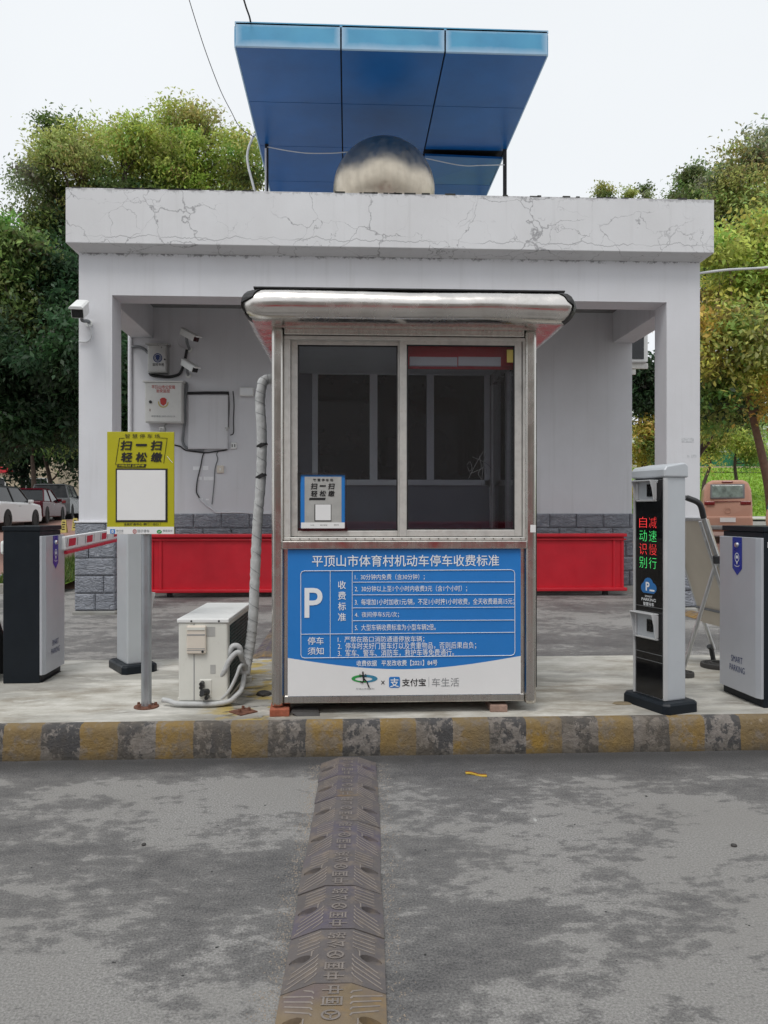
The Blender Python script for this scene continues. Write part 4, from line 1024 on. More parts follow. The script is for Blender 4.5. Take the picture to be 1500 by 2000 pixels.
# stool + monitor silhouettes inside
cxx = kX(660, KF+.7)
E = empty('office_chair', (cxx, KF+.72, KZ0+.05), 0, 'dark office chair inside the kiosk behind the window', 'chair'); o = E.location
MB(o).lathe([(.26, .0), (.26, .03), (.05, .06), (.035, .42)], (cxx, KF+.72, KZ0+.05), 16).build('base', MT['black_plastic'], E)
MB(o).box(cxx-.23, cxx+.23, KF+.50, KF+.94, KZ0+.47, KZ0+.55).build('seat', MT['black_plastic'], E, bevel=.03)
MB(o).box(cxx-.21, cxx+.21, KF+.92, KF+.98, KZ0+.54, KZ0+.98).build('backrest', MT['black_plastic'], E, bevel=.03)
a = onY(1040, 1030, KF-.004); kb().box(a.x-.012, a.x+.02, KF-.003, KF+.001, a.z-.03, a.z+.015).build('white_tape', MT['poster_white'], K)
kb().box(kx1+.001, kx1+.006, KF+.03, KF+.05, KZ0+.08, 2.3).build('edge_strip', MT['felt'], K)
a = nrect(990, 683, 1003, 708, yR+.0195); kb().box(a[0], a[1], yR+.0195, yR+.021, a[2], a[3]).build('yellow_sticker', MT['floor_tape'] if 'floor_tape' in MT else mat('yellow_sticker', (.5, .4, .1), .5), s2)
# bricks and scraps under the kiosk
def brick(label, px, py, m, w, rz, h=.06):
    p = onZ(px, py, IZ)
    E = MB((p.x, p.y+.06, IZ)).box(p.x-w/2, p.x+w/2, p.y, p.y+.2, IZ-.002, KZ0-.021)
    E = E.build('brick', m, bevel=.006); E.location = (p.x, p.y+.06, IZ); E.rotation_euler = (0, 0, rz)
    return tag(E, label, 'brick')
brick('red clay brick propping the left front corner of the kiosk', 545, 1400, MT['brick_red'], .115, .04)
brick('pale worn brick propping the kiosk near its right front corner', 975, 1391, MT['brick_pale'], .105, -.03)
p = onZ(600, 1399, IZ)
q = MB((p.x, p.y, IZ)); q.hexa([(p.x-.06, p.y-.002, IZ-.001), (p.x+.075, p.y, IZ-.001), (p.x+.07, p.y+.14, IZ-.001), (p.x-.08, p.y+.12, IZ-.001), (p.x-.10, p.y+.02, IZ+.022), (p.x+.07, p.y+.02, IZ+.016), (p.x+.06, p.y+.12, IZ+.026), (p.x-.09, p.y+.12, IZ+.03)])
o_ = q.build('rubber_scrap', MT['rubber'], bevel=.004); o_.location = (p.x, p.y, IZ); tag(o_, 'curved black rubber scrap under the kiosk front', 'scrap')
def lump(name, px, py, sx, sy, sz, m, label, cat, z=IZ):
    p = onZ(px, py, z); q = MB((p.x, p.y, z)); rgl = random.Random(px)
    ring_ = lambda s_, zz: [(p.x+s_*sx*math.cos(2*PI*k/8)*rgl.uniform(.8, 1.1), p.y+s_*sy*math.sin(2*PI*k/8)*rgl.uniform(.8, 1.1), z+zz) for k in range(8)]
    q.loft([ring_(1, -.002), ring_(1.02, sz*.6), ring_(.8, sz)]); o_ = q.build(name, m, smooth=False, bevel=.003); o_.location = (p.x, p.y, z)
    return tag(o_, label, cat)
lump('rubber_chunk', 515, 1357, .05, .06, .02, MT['rubber'], 'small black rubber chunk beside the kiosk left post', 'scrap')
lump('stone_chip', 508, 1400, .018, .016, .008, MT['kerb_plain'], 'grey stone chip near the red brick', 'stone')
# rusty anchor plate
p = onZ(475, 1391, IZ); E = empty('anchor_plate', (p.x, p.y, IZ), R(8), 'rusty square anchor plate with bolts set in the island concrete', 'plate')
MB().box(-.062, .062, -.062, .062, -.002, .008, Matrix.Rotation(R(35), 4, 'Z')).build('plate', MT['rust'], E, bevel=.002)
for dx, dy in ((-.02, -.03), (.035, .0), (.0, .04)): MB().cyl((dx, dy, .007), (dx, dy, .028), .011, .010, 6).build('bolt', MT['rust'], E)
# patch of broken concrete by the reader
lump('concrete_flake', 1215, 1374, .07, .04, .006, MT['soil'], 'loose brown concrete flake beside the number plate reader base', 'flake')

# ================================================================== OUTDOOR AC UNIT ON THE ISLAND
p0 = onZ(350, 1371, IZ+.03); p1 = onZ(443, 1371, IZ+.03)
aw = .305; al = .84; ah = .545
mid = (p0+p1)/2
E = empty('condenser_unit', (mid.x, mid.y, IZ), R(-2.0), 'grimy white outdoor air conditioner unit standing beside the kiosk', 'air conditioner')
MB().box(-aw/2, aw/2, 0, al, .03, ah-.025).build('casing', MT['ac_white'], E, bevel=.012)
MB().box(-aw/2-.008, aw/2+.008, -.008, al+.006, ah-.026, ah).build('lid', MT['white_paint'], E, bevel=.006)
for y in (.1, al-.16): MB().box(-aw/2-.03, aw/2+.03, y, y+.06, -.002, .032).build('foot', MT['ac_white'], E)
g = MB().box(aw/2-.004, aw/2+.004, .065, al-.05, .06, ah-.05).build('grille', mat('grille_green', (.012, .035, .034), .5), E)
for k in range(19):
    z = .075+k*.0225; MB().box(aw/2+.004, aw/2+.009, .07, al-.055, z, z+.007).build('louvre', mat('louvre_green', (.02, .05, .048), .45) if k == 0 else bpy.data.materials['louvre_green'], g)
MB().box(-aw/2+.098-.003, -aw/2+.1, -.0018, .004, .04, ah-.03).build('seam', MT['ink_grey'], E)
tb = MB().box(-aw/2+.115-.06, -aw/2+.185-.01, -.022, .002, .33, .505).build('terminal_cover', MT['ac_cream'], E, bevel=.008)
for z0_, z1_, dy in ((.478, .494, -.026), (.445, .452, -.0235), (.352, .355, -.0235), (.362, .365, -.0235)):
    MB().box(-aw/2+.06, -aw/2+.170, dy, -.02, z0_, z1_).build('rib', MT['ac_white'] if dy < -.025 else MT['ink_grey'], tb)
MB().cyl((-aw/2+.155, -.0245, .345), (-aw/2+.155, -.02, .345), .008, None, 12).build('screw', MT['black_plastic'], tb)
MB().box(.02, .075, -.0015, .003, .435, .495).build('rating_label', MT['notice_grey'], E)
MB().box(.045, .078, -.0015, .003, .205, .26).build('warning_label', MT['notice_grey'], E)
vp = MB().box(-.022, .055, -.006, .006, .055, .17).build('valve_plate', MT['ac_white'], E, bevel=.006)
for (x, z) in ((-.002, .15), (-.002, .128), (0, .085), (.03, .065)):
    MB().cyl((x, -.05, z), (x, 0, z), .012, .014, 10).build('valve', MT['black_plastic'], vp)
MB().cyl((.01, -.075, .105), (.035, -.03, .10), .02, .02, 10).build('valve', MT['black_plastic'], vp)
for x in (-.07, .10): MB().cyl((x, -.012, ah-.014), (x, -.004, ah-.014), .006, None, 8).build('screw', MT['black_plastic'], E)
# insulated hose from the kiosk side down to the unit
hp = [Vector((kx0+.03, 5.02, onY(528, 738, 5.0).z))]
for px, py, y in ((519, 742, 5.0), (511, 756, 4.97), (508, 790, 4.97), (511, 840, 4.97), (511, 900, 4.98), (508, 960, 4.98), (503, 1020, 4.98), (500, 1080, 4.98), (497, 1150, 4.98), (494, 1210, 4.98), (490, 1250, 4.98), (484, 1285, 4.97), (478, 1318, 4.93)):
    hp.append(onY(px, py, y))
HO = empty('insulated_hose', hp[-1], 0, 'thick white taped refrigerant hose hanging from the kiosk side to the condenser', 'hose'); o = HO.location
sp_ = spline(hp, 10); rgh = random.Random(2)
jig = [rgh.uniform(-.0016, .0016) for _ in sp_]
MB(o).tube(sp_, lambda t: .032+.0012*math.sin(t*260)+jig[int(t*(len(sp_)-1))], 14).build('trunk', MT['hose_white'], HO, smooth='all')
hx = []
for i in range(len(sp_)-1):
    t_ = (sp_[i+1]-sp_[i]).normalized(); a_ = t_.cross(Vector((0, 1, 0))).normalized(); b_ = a_.cross(t_)
    for k in range(2):
        an = (i*2+k)*.62; hx.append(sp_[i]+(sp_[i+1]-sp_[i])*(k/2)+(a_*math.cos(an)+b_*math.sin(an))*.0328)
MB(o).tube(hx, .0016, 4).build('wrap_edge', MT['cable_grey'], HO)
for i0 in (46, 56):
    MB(o).tube([Vector(sp_[i0])+Vector((-.004, 0, .03)), Vector(sp_[i0])+Vector((.008, 0, .008))], .0365, 14).build('tape_band', MT['cable'], HO, smooth=True)
yv = mid.y-.06
def H(px, py, y): return onY(px, py, y)
for pts, r_ in (([(480, 1305, 4.93), (474, 1290, 4.86), (468, 1265, 4.83), (455, 1262, 4.82), (446, 1278, 4.82), (436, 1298, 4.84), (424, 1312, 4.86), (412, 1320, 4.87)], .017),
               ([(480, 1310, 4.93), (470, 1280, 4.82), (462, 1275, 4.80), (448, 1290, 4.80), (438, 1312, 4.80), (428, 1324, 4.82), (415, 1331, 4.85)], .017),
               ([(482, 1300, 4.92), (470, 1300, 4.82), (462, 1320, 4.80), (450, 1345, 4.80), (436, 1362, 4.80), (422, 1366, 4.82), (404, 1360, 4.84), (392, 1352, 4.86), (380, 1335, 4.88), (377, 1305, 4.88), (377, 1285, 4.88), (380, 1272, 4.885)], .011),
               ([(478, 1315, 4.92), (472, 1345, 4.84), (460, 1360, 4.81), (447, 1370, 4.80), (420, 1375, 4.78), (380, 1375, 4.78), (345, 1374, 4.79), (330, 1369, 4.82), (317, 1367, 4.83)], .016)):
    P_ = [H(*t) for t in pts]
    for v in P_: v.z = max(v.z, IZ+r_)
    MB(o).tube(spline(P_, 7), r_, 10).build('hose_branch', MT['hose_white'], HO, smooth='all')

# ================================================================== SCAN SIGN ON A PIPE
p = onZ(286, 1381, IZ)
S = empty('scan_sign', (p.x, p.y, IZ), 0, 'yellow scan-to-pay parking sign on a bolted grey steel pipe', 'sign'); so = S.location
MB(so).cyl((p.x, p.y, IZ+.008), (p.x, p.y, onY(286, 850, p.y).z), .031, .031, 20).build('pole', MT['galv'], S, smooth=True)
MB(so).lathe([(.075, -.002), (.075, .008), (.04, .010)], (p.x, p.y, IZ), 24).build('flange', MT['rust'], S)
for k in range(5):
    a = 2*PI*k/5+.3; MB(so).cyl((p.x+.055*math.cos(a), p.y+.055*math.sin(a), IZ+.006), (p.x+.055*math.cos(a), p.y+.055*math.sin(a), IZ+.026), .01, .009, 6).build('bolt', MT['rust'], S)
SY = p.y-.048
A_ = onY(209, 843, SY); B_ = onY(340, 1043, SY); A2 = onY(340, 845, SY)
board = MB(so).box(A_.x, B_.x, SY, SY+.012, B_.z, A_.z).build('board', MT['sign_yellow'], S, bevel=.002)
sr = 150/1304.0
def sc(l, t, r, b, y=SY-.003): A = onY(200+l*sr, 830+t*sr, y); B = onY(200+r*sr, 830+b*sr, y); return (A.x, B.x, B.z, A.z)
FS = Fp(SY-.003)
q = MB(so)
q.text('智 慧 停 车 场', sc(380, 152, 975, 228), FS, .0)
for kb_, (ox, oz) in enumerate(((-7, 0), (7, 0), (0, 6), (0, -6))):      # heavy strokes: the glyph laid down four times
    FB = Fp(SY-.003-.0003*kb_)
    for ch, l_ in zip('扫一扫', (303, 562, 815)): q.text(ch, sc(l_+10+ox, 268+oz, l_+197+ox, 427+oz) if ch != '一' else sc(572+ox, 326+oz, 750+ox, 354+oz), FB, 0, .12)
    for ch, l_ in zip('轻松缴', (308, 558, 815)): q.text(ch, sc(l_+10+ox, 467+oz, l_+197+ox, 625+oz), FB, 0, .12)
q.text('全民健身中心 南门｜出口｜', sc(362, 1662, 985, 1708), FS, .02)
for pth in ([(372, 222), (290, 222), (222, 672), (262, 672)], [(980, 218), (1100, 222), (1040, 650)]):
    q.tube([onY(200+a*sr, 830+b*sr, SY-.002) for a, b in pth], .0016, 4)
a = sc(245, 662, 745, 720); q.hexa([(a[0], SY-.003, a[2]), (a[1]-.006, SY-.003, a[2]), (a[1]-.006, SY-.0005, a[2]), (a[0], SY-.0005, a[2]), (a[0]+.006, SY-.003, a[3]), (a[1], SY-.003, a[3]), (a[1], SY-.0005, a[3]), (a[0]+.006, SY-.0005, a[3])])
q.build('lettering', MT['ink_black'], board)
MB(so).text('扫码支付 立即缴费', sc(275, 670, 712, 712), Fp(SY-.0045), .03).build('lettering', MT['sign_yellow'], board)
a = sc(225, 738, 1104, 1648); MB(so).box(a[0], a[1], SY-.003, SY-.0004, a[2], a[3]).build('code_frame', MT['ink_black'], board)
a = sc(250, 765, 1070, 1615); MB(so).box(a[0], a[1], SY-.0048, SY-.0032, a[2], a[3]).build('blank_square', MT['poster_white'], board)
a = sc(75, 1730, 1218, 1848); MB(so).box(A_.x+.0005, B_.x-.0005, SY-.003, SY-.0004, B_.z+.0005, a[3]).build('footer', MT['poster_white'], board)
F5 = Fp(SY-.0045)
q = MB(so); q.text('支付宝', sc(232, 1775, 356, 1815), F5, .01); q.text('团子停车', sc(597, 1775, 800, 1825), F5, .01); q.text('微信支付', sc(1025, 1775, 1192, 1815), F5, .01); q.text('ALIPAY', sc(236, 1825, 356, 1842), F5, .0); q.build('lettering', MT['ink_grey'], board)
def disc(mbx, l, t, r, b, y, inner=None):
    u0, u1, w0, w1 = sc(l, t, r, b, y); cx_, cz_ = (u0+u1)/2, (w0+w1)/2; rx_, rz_ = (u1-u0)/2, (w1-w0)/2
    o1 = ell(cx_, cz_, rx_, rz_, 20)
    if inner:
        i1 = ell(cx_, cz_, rx_*inner, rz_*inner, 20); mbx.add([(u, y, w_) for u, w_ in o1+i1], [(k, (k+1) % 20, 20+(k+1) % 20, 20+k) for k in range(20)])
    else: mbx.add([(u, y, w_) for u, w_ in o1], [tuple(range(20))])
a = sc(133, 1768, 215, 1845); q = MB(so).box(a[0], a[1], SY-.0045, SY-.0032, a[2], a[3]).build('pay_logo', MT['poster_blue'], board)
MB(so).text('支', sc(142, 1776, 206, 1838), Fp(SY-.006), .015).build('logo_glyph', MT['ink_white'], board)
q = MB(so); disc(q, 514, 1768, 582, 1846, SY-.0045, .8); q.text('团', sc(530, 1785, 566, 1830), F5, 0); q.build('logo_ring', MT['ink_red'], board)
q = MB(so); disc(q, 922, 1780, 1008, 1845, SY-.0045); q.build('chat_logo', MT['ink_green'], board)
MB(so).tube([onY(200+a*sr, 830+b*sr, SY-.0055) for a, b in ((945, 1812), (960, 1826), (990, 1798))], .0014, 4).build('logo_tick', MT['ink_white'], board)
MB(so).tube([onY(200+a*sr, 830+b*sr, SY-.002) for a, b in ((1100, 530), (1140, 585), (1190, 640))], .0016, 4).build('scuff', MT['ink_white'], board)

# ================================================================== PLATE READERS
def reader(label, loc, rz):
    E = empty('plate_reader', loc, rz, label, 'plate reader')
    w, d, h = .275, .165, 1.50
    ch = [(-w/2-.065, -d/2-.02), (-w/2-.035, -d/2-.05), (w/2+.035, -d/2-.05), (w/2+.065, -d/2-.02), (w/2+.065, d/2+.02), (w/2+.035, d/2+.05), (-w/2-.035, d/2+.05), (-w/2-.065, d/2+.02)]
    ch2 = [(x*.95, y*.90) for x, y in ch]
    MB().loft([[(x, y, -.002) for x, y in ch], [(x, y, .05) for x, y in ch], [(x, y, .065) for x, y in ch2]]).build('base', MT['dark_navy'], E, bevel=.004)
    MB().box(-w/2, w/2, -d/2+.006, d/2, .06, h-.075).build('cabinet', MT['col_gray'], E, bevel=.014, seg=3)
    # cap, sloping up to the back
    sec = [(-d/2-.012, h-.085), (d/2+.008, h-.085), (d/2+.008, h-.012), (d/2-.02, h+.006), (-d/2+.005, h-.018), (-d/2-.012, h-.04)]
    q = MB(); q.prism(sec, lambda y, z, x: (x, y, z), -w/2-.012, w/2+.012); q.build('cap', MT['col_gray'], E, bevel=.01, seg=3)
    f = -d/2
    fp = MB().box(-w/2+.024, w/2-.012, f-.004, f+.01, .075, h-.09).build('front_panel', MT['black_gloss'], E)
    for x in (-w/2+.006, w/2-.004): MB().box(x-.006, x+.008, f-.008, f+.02, .068, h-.088).build('edge_trim', MT['silver_dk'], E, bevel=.003)
    for z in (.335, .29, .62, 1.40): MB().box(-w/2+.026, w/2-.014, f-.0052, f-.003, z, z+.0018).build('panel_joint', MT['ink_grey'], fp)
    for zc, wd_ in ((1.335, .17), (.505, .20)):      # two hooded cameras
        hh = .066 if zc > 1 else .082; x0_, x1_ = -wd_/2-.01, wd_/2-.01
        fr = MB(); t = .012
        fr.box(x0_, x1_, f-.02, f-.003, zc+hh-t, zc+hh).box(x0_, x1_, f-.02, f-.003, zc-hh, zc-hh+t).box(x0_, x0_+t, f-.02, f-.003, zc-hh+t, zc+hh-t).box(x1_-t, x1_, f-.02, f-.003, zc-hh+t, zc+hh-t)
        fr = fr.build('camera_frame', MT['silver_dk'], E, bevel=.005)
        hd = MB(); hd.box(x0_, x1_, f-.06, f-.018, zc+hh-.008, zc+hh)
        for xx in (x0_, x1_-.006):
            hd.prism([(f-.06, zc+hh-.006), (f-.018, zc+hh-.006), (f-.018, zc-hh), (f-.03, zc-hh+.01), (f-.042, zc+.01)], lambda y, z, x: (x, y, z), xx, xx+.006)
        hd.build('camera_hood', MT['silver_dk'], fr, bevel=.003)
        MB().box(x0_+t, x1_-t, f-.006, f-.0045, zc-hh+t, zc+hh-t).build('recess', MT['col_gray'], fr)
        lw_ = .05; MB().box(-lw_/2+.02, lw_/2+.02, f-.014, f-.006, zc-.035, zc+.04).build('lens_plate', MT['black_gloss'], fr)
        for dx, dz in (((-.012), .018), (.012, .018), (-.012, -.012), (.012, -.012)):
            MB().cyl((.02+dx, f-.018, zc+dz), (.02+dx, f-.013, zc+dz), .008, .008, 10).build('lens', MT['dark_glass'], fr)
    F = lambda u, w_: (u, f-.0055, w_)
    rows_ = [('自', '减', MT['led_red']), ('动', '速', MT['led_green']), ('识', '慢', MT['led_red']), ('别', '行', MT['led_green'])]
    cell = .083; zt0 = 1.175
    for r, (a, b, m) in enumerate(rows_):
        q = MB(); z1_ = zt0-r*cell
        q.text(a, (-.080, -.014, z1_-.068, z1_), F, -.02); q.text(b, (.006, .072, z1_-.068, z1_), F, -.02)
        q.build('led_text', m, fp)
    q = MB(); q.text('AnKuai 安快', (-.065, .085, h-.117, h-.098), F, .01, .2)
    q.text('SMART', (-.03, .035, .678, .69), F, 0); q.text('PARKING', (-.06, .065, .655, .673), F, .008); q.text('智慧停车', (-.045, .05, .625, .648), F, .008)
    q.build('lettering', MT['ink_white'], fp)
    q = MB()
    for cx_, cz_, rr_ in ((-.035, .735, .032), (.0, .755, .045), (.04, .738, .032)): q.add([(u, f-.0050-.0003*rr_, w_) for u, w_ in ell(cx_, cz_, rr_, rr_, 18)], [tuple(range(18))])
    q.box(-.045, .05, f-.0052, f-.0040, .704, .735)
    q.build('cloud_logo', mat('logo_blue', (.03, .16, .42), .4), fp)
    q = MB(); q.text('P', (-.022, .012, .718, .773), lambda u, w_: (u, f-.0065, w_), .03); q.box(.012, .055, f-.0065, f-.006, .718, .728); q.build('logo_glyph', MT['ink_white'], fp)
    return E
C_ = onZ(1298.7, 1372, IZ+.06)
rzc = R(-70.5); dx_ = Vector((math.cos(rzc), math.sin(rzc), 0)); dy_ = Vector((-math.sin(rzc), math.cos(rzc), 0))
ctr = C_-dx_*.1375+dy_*.0825
reader('grey number plate reader with red and green LED characters, between kiosk and easel', (ctr.x, ctr.y, IZ), rzc)
p = onZ(262, 1308, IZ)
reader('light grey plate reader column seen from its blank back, behind the yellow sign', (p.x-.02, p.y+.03, IZ), R(122))

# ================================================================== BARRIER BOXES
def barrier_box(label, loc, rz, side, w=.25, d=.42, h=1.10, motor=False):
    """side=+1: silver door on +x, -1: on -x"""
    E = empty('barrier_machine', loc, rz, label, 'barrier gate')
    MB().box(-w/2, w/2, 0, d, .0, h-.035).build('cabinet', MT['dark_navy'], E, bevel=.006)
    MB().box(-w/2-.006, w/2+.006, -.006, d+.006, h-.033, h).build('lid', MT['dark_navy'], E, bevel=.004)
    th = .032; xi = side*w/2; xo = side*(w/2+th)
    sec = [(xi, .012), (xi+side*(th*.5), .0), (xo, .05), (xo, d-.03), (xi+side*th*.6, d), (xi, d)]
    sec = [(xi+side*.001, -.004), (xi+side*th*.55, -.004), (xo, .035), (xo, d-.01), (xi+side*.001, d-.01)]
    q = MB(); q.prism(sec, lambda x, y, z: (x, y, z), .055, h-.07); door = q.build('door', MT['silver'], E, bevel=.003)
    xx = xo+side*.0016
    if side > 0: F = lambda u, z: (xx, u, z)           # seen from +x, right is +y
    else: F = lambda u, z: (xx, d-u, z)                # seen from -x, right is -y
    def flat(name, pts, m, lift=0):
        X = xx+side*lift; G_ = (lambda u, z: (X, u, z)) if side > 0 else (lambda u, z: (X, d-u, z))
        qq = MB(); qq.add([G_(u, z) for u, z in pts], [tuple(range(len(pts)))]); return qq.build(name, m, door)
    pu = .225
    zt2 = h-.072
    flat('pennant', [(pu-.055, zt2), (pu+.055, zt2), (pu+.055, zt2-.20), (pu, zt2-.245), (pu-.055, zt2-.20)], MT['blue_print'])
    # lock and pin mark
    X = xx
    MB().cyl((X, (pu if side > 0 else d-pu), zt2-.05), (X+side*.012, (pu if side > 0 else d-pu), zt2-.05), .017, .014, 12).build('lock', MT['alu'], door)
    qq = MB(); G2 = (lambda u, z: (xx+side*.0016, u, z)) if side > 0 else (lambda u, z: (xx+side*.0016, d-u, z))
    o1 = ell(pu, zt2-.13, .026, .03, 22); i1 = ell(pu, zt2-.13, .021, .025, 22)
    qq.add([G2(*t) for t in o1+i1], [(k, (k+1) % 22, 22+(k+1) % 22, 22+k) for k in range(22)])
    qq.add([G2(*t) for t in ((pu-.013, zt2-.154), (pu+.013, zt2-.154), (pu, zt2-.178))], [(0, 1, 2)])
    qq.add([G2(*t) for t in ((pu-.014, zt2-.137), (pu+.014, zt2-.137), (pu+.012, zt2-.118), (pu-.012, zt2-.118))], [(0, 1, 2, 3)])
    o1 = ell(pu, zt2-.178, .03, .012, 12, PI, 2*PI); i1 = ell(pu, zt2-.178, .026, .008, 12, PI, 2*PI)
    qq.add([G2(*t) for t in o1+i1], [(k, k+1, 13+k, 12+k) for k in range(11)])
    qq.build('pin_logo', MT['ink_white'], door)
    qq = MB(); qq.text('SMART', (pu-.07, pu+.06, .235, .275), F, 0.0); qq.text('PARKING', (pu-.09, pu+.085, .175, .215), F, 0.0); qq.build('lettering', MT['ink_navy'], door)
    MB().box(-w/2+.01, w/2+side*.012, .02, d-.03, -.002, .004).build('base_plate', MT['black_plastic'], E)
    return E, door
f0 = onZ(13, 1337, IZ); f1 = onZ(78, 1334, IZ)
wbx = .25
lb = Vector((f1.x-wbx/2, f1.y-.01, IZ))
LBX, _d = barrier_box('dark barrier gate cabinet with silver door and a red and white boom', lb, R(1.5), 1, wbx, .43, 1.105)
q = MB().box(-.19, -.126, .1, .26, .90, 1.0).build('motor_cover', MT['white_paint'], LBX, bevel=.02)
c_ = onZ(1481, 1383, IZ); 
RBX, _d = barrier_box('dark barrier gate cabinet with silver door beside the plate reader', (c_.x+.125+.03, c_.y, IZ), R(3), -1, .25, .46, 1.115)
MB().box(-.10, .02, -.004, .002, .985, 1.02).build('sticker', MT['poster_white'], RBX)
# boom of the left gate, lying across the far lane toward the gatehouse
b0 = onY(112, 1050, lb.y+.25); b1 = Vector((-3.02+.40, 9.6, 0))
za = 1.165; P0 = Vector((lb.x+.155, lb.y+.36, za)); tgt = onY(221, 1041, 8.0)
dr = Vector((tgt.x-P0.x, tgt.y-P0.y, tgt.z-.0-P0.z-.01)); dr.normalize()
L_ = 3.7
sd_ = dr.cross(Vector((0, 0, 1))).normalized(); up_ = sd_.cross(dr)
Mb = Matrix(((dr.x, -sd_.x, up_.x, 0), (dr.y, -sd_.y, up_.y, 0), (dr.z, -sd_.z, up_.z, 0), (0, 0, 0, 1)))
E = empty('boom_arm', P0, 0, 'red and white barrier boom reaching across the far lane to the gatehouse', 'barrier boom')
MB().box(.0, L_, -.018, .018, -.05, .05, Mb).build('beam', MT['boom_white'], E, bevel=.006)
MB().box(.05, L_, -.024, .024, -.085, -.058, Mb).build('rubber_edge', MT['boom_red'], E, bevel=.006)
MB().box(-.06, .10, .018, .03, -.045, .045, Mb).box(.03, L_, -.003, .003, -.058, -.048, Mb).build('bracket', MT['boom_white'], E)
k = 0; s0 = .10
while s0 < L_-.3:
    for sgn in (-1, 1):
        q = MB(); yy = sgn*.0195
        pp = [Mb @ Vector((a, yy, b)) for a, b in ((s0, -.028), (s0+.24, -.028), (s0+.26, .03), (s0+.02, .03))]; q.add(pp, [(0, 1, 2, 3)]); q.build('red_stripe', MT['boom_red'], E)
        q = MB()
        for e in (-.06, .30): q.add([Mb @ Vector((a, yy, b)) for a, b in ((s0+e, -.032), (s0+e+.012, -.032), (s0+e+.03, .034), (s0+e+.018, .034))], [(0, 1, 2, 3)])
        q.build('black_slash', MT['ink_black'], E)
    s0 += .66
# black folded board at the far left
p = onZ(0, 1325, IZ)
E = empty('folding_board', (p.x-.10, p.y, IZ), 0, 'black folding floor board beside the boom gate cabinet', 'floor sign'); o = E.location
for sgn in (-1, 1):
    MB().hexa([(-.22, sgn*.17-.012, -.002), (.145, sgn*.17-.012, -.002), (.145, sgn*.17+.012, -.002), (-.22, sgn*.17+.012, -.002), (-.20, sgn*.015-.012, .47), (.07, sgn*.015-.012, .47), (.07, sgn*.015+.012, .47), (-.20, sgn*.015+.012, .47)]).build('leaf_panel', MT['black_plastic'], E, bevel=.004)
MB().box(-.20, .07, -.02, .02, .465, .485).build('hinge', MT['black_plastic'], E)

# ================================================================== EASEL BOARD
nT = atD(1366, 984, 5.5); nF = atD(1478, 1330, 5.5); nF = onZ(1470, 1318, IZ)
fF = onZ(1394, 1292, IZ); sh = Vector((fF.x-nF.x, fF.y-nF.y, 0)); fT = nT+sh*1.0
E = empty('easel_stand', (nF+fF)/2, 0, 'folding aluminium easel holding a beige board, leaning behind the plate reader', 'easel'); o = E.location
def lerp(a, b, t): return a+(b-a)*t
MB(o).tube([nF+Vector((0, 0, .10)), lerp(nT, nF, .06)], .016, 10).build('leg', MT['alu'], E, smooth=True)
MB(o).tube([fF+Vector((0, 0, .10)), lerp(fT, fF, .06)], .016, 10).build('leg', MT['alu'], E, smooth=True)
off_ = Vector((-.035, 0, .0))
MB(o).tube([lerp(nF, nT, .25)+off_, lerp(nF, nT, .90)+off_], .013, 10).build('leg_rail', MT['alu'], E, smooth=True)
crn = lerp(nT, nF, -.02)+Vector((-.07, 0, .02)); crf = crn+sh
MB(o).tube(spline([lerp(nT, nF, .08), lerp(nT, nF, .0), crn+sh*.06], 8), .021, 10).build('elbow', MT['black_plastic'], E, smooth=True)
MB(o).tube(spline([lerp(fT, fF, .08), lerp(fT, fF, .0), crn+sh*.94], 8), .021, 10).build('elbow', MT['black_plastic'], E, smooth=True)
MB(o).tube([crn+sh*.07, crn+sh*.93], .016, 10).build('top_bar', MT['alu'], E, smooth=True)
MB(o).tube([fF, fF+Vector((-.02, 0, .1)), lerp(fF, fT, .10)], .02, 8).build('foot_cap', MT['black_plastic'], E, smooth=True)
MB(o).tube([nF, lerp(nF, nT, .09)], .02, 8).build('foot_cap', MT['black_plastic'], E, smooth=True)
J = lerp(nT, nF, .32); sF = onZ(1333, 1314, IZ)
MB(o).tube([J, sF+Vector((0, 0, .0))], .015, 10).build('strut', MT['alu'], E, smooth=True)
J2 = lerp(fT, fF, .32); MB(o).tube([J2, sF+sh], .015, 10).build('strut', MT['alu'], E, smooth=True)
for J_ in (J, J2): MB(o).box(J_.x-.03, J_.x+.03, J_.y-.025, J_.y+.025, J_.z-.028, J_.z+.028).build('clamp', MT['black_plastic'], E, bevel=.006)
up1 = lerp(nT, nF, .09); dn1 = lerp(nT, nF, .74); up2 = up1+sh; dn2 = dn1+sh
nrm = (nF-nT).cross(sh).normalized()*.012; ofs = Vector((.022, 0, 0))
MB(o).hexa([dn1+ofs-nrm, dn2+ofs-nrm, dn2+ofs+nrm, dn1+ofs+nrm, up1+ofs-nrm, up2+ofs-nrm, up2+ofs+nrm, up1+ofs+nrm]).build('board', MT['board_beige'], E)
MB(o).tube([up1+ofs*.3, up2+ofs*.3], .014, 8).build('board_rail', MT['alu'], E, smooth=True)
MB(o).tube([lerp(nT, nF, .645), lerp(nT, nF, .645)+sh], .010, 8).build('cross_rail', MT['cable_grey'], E, smooth=True)
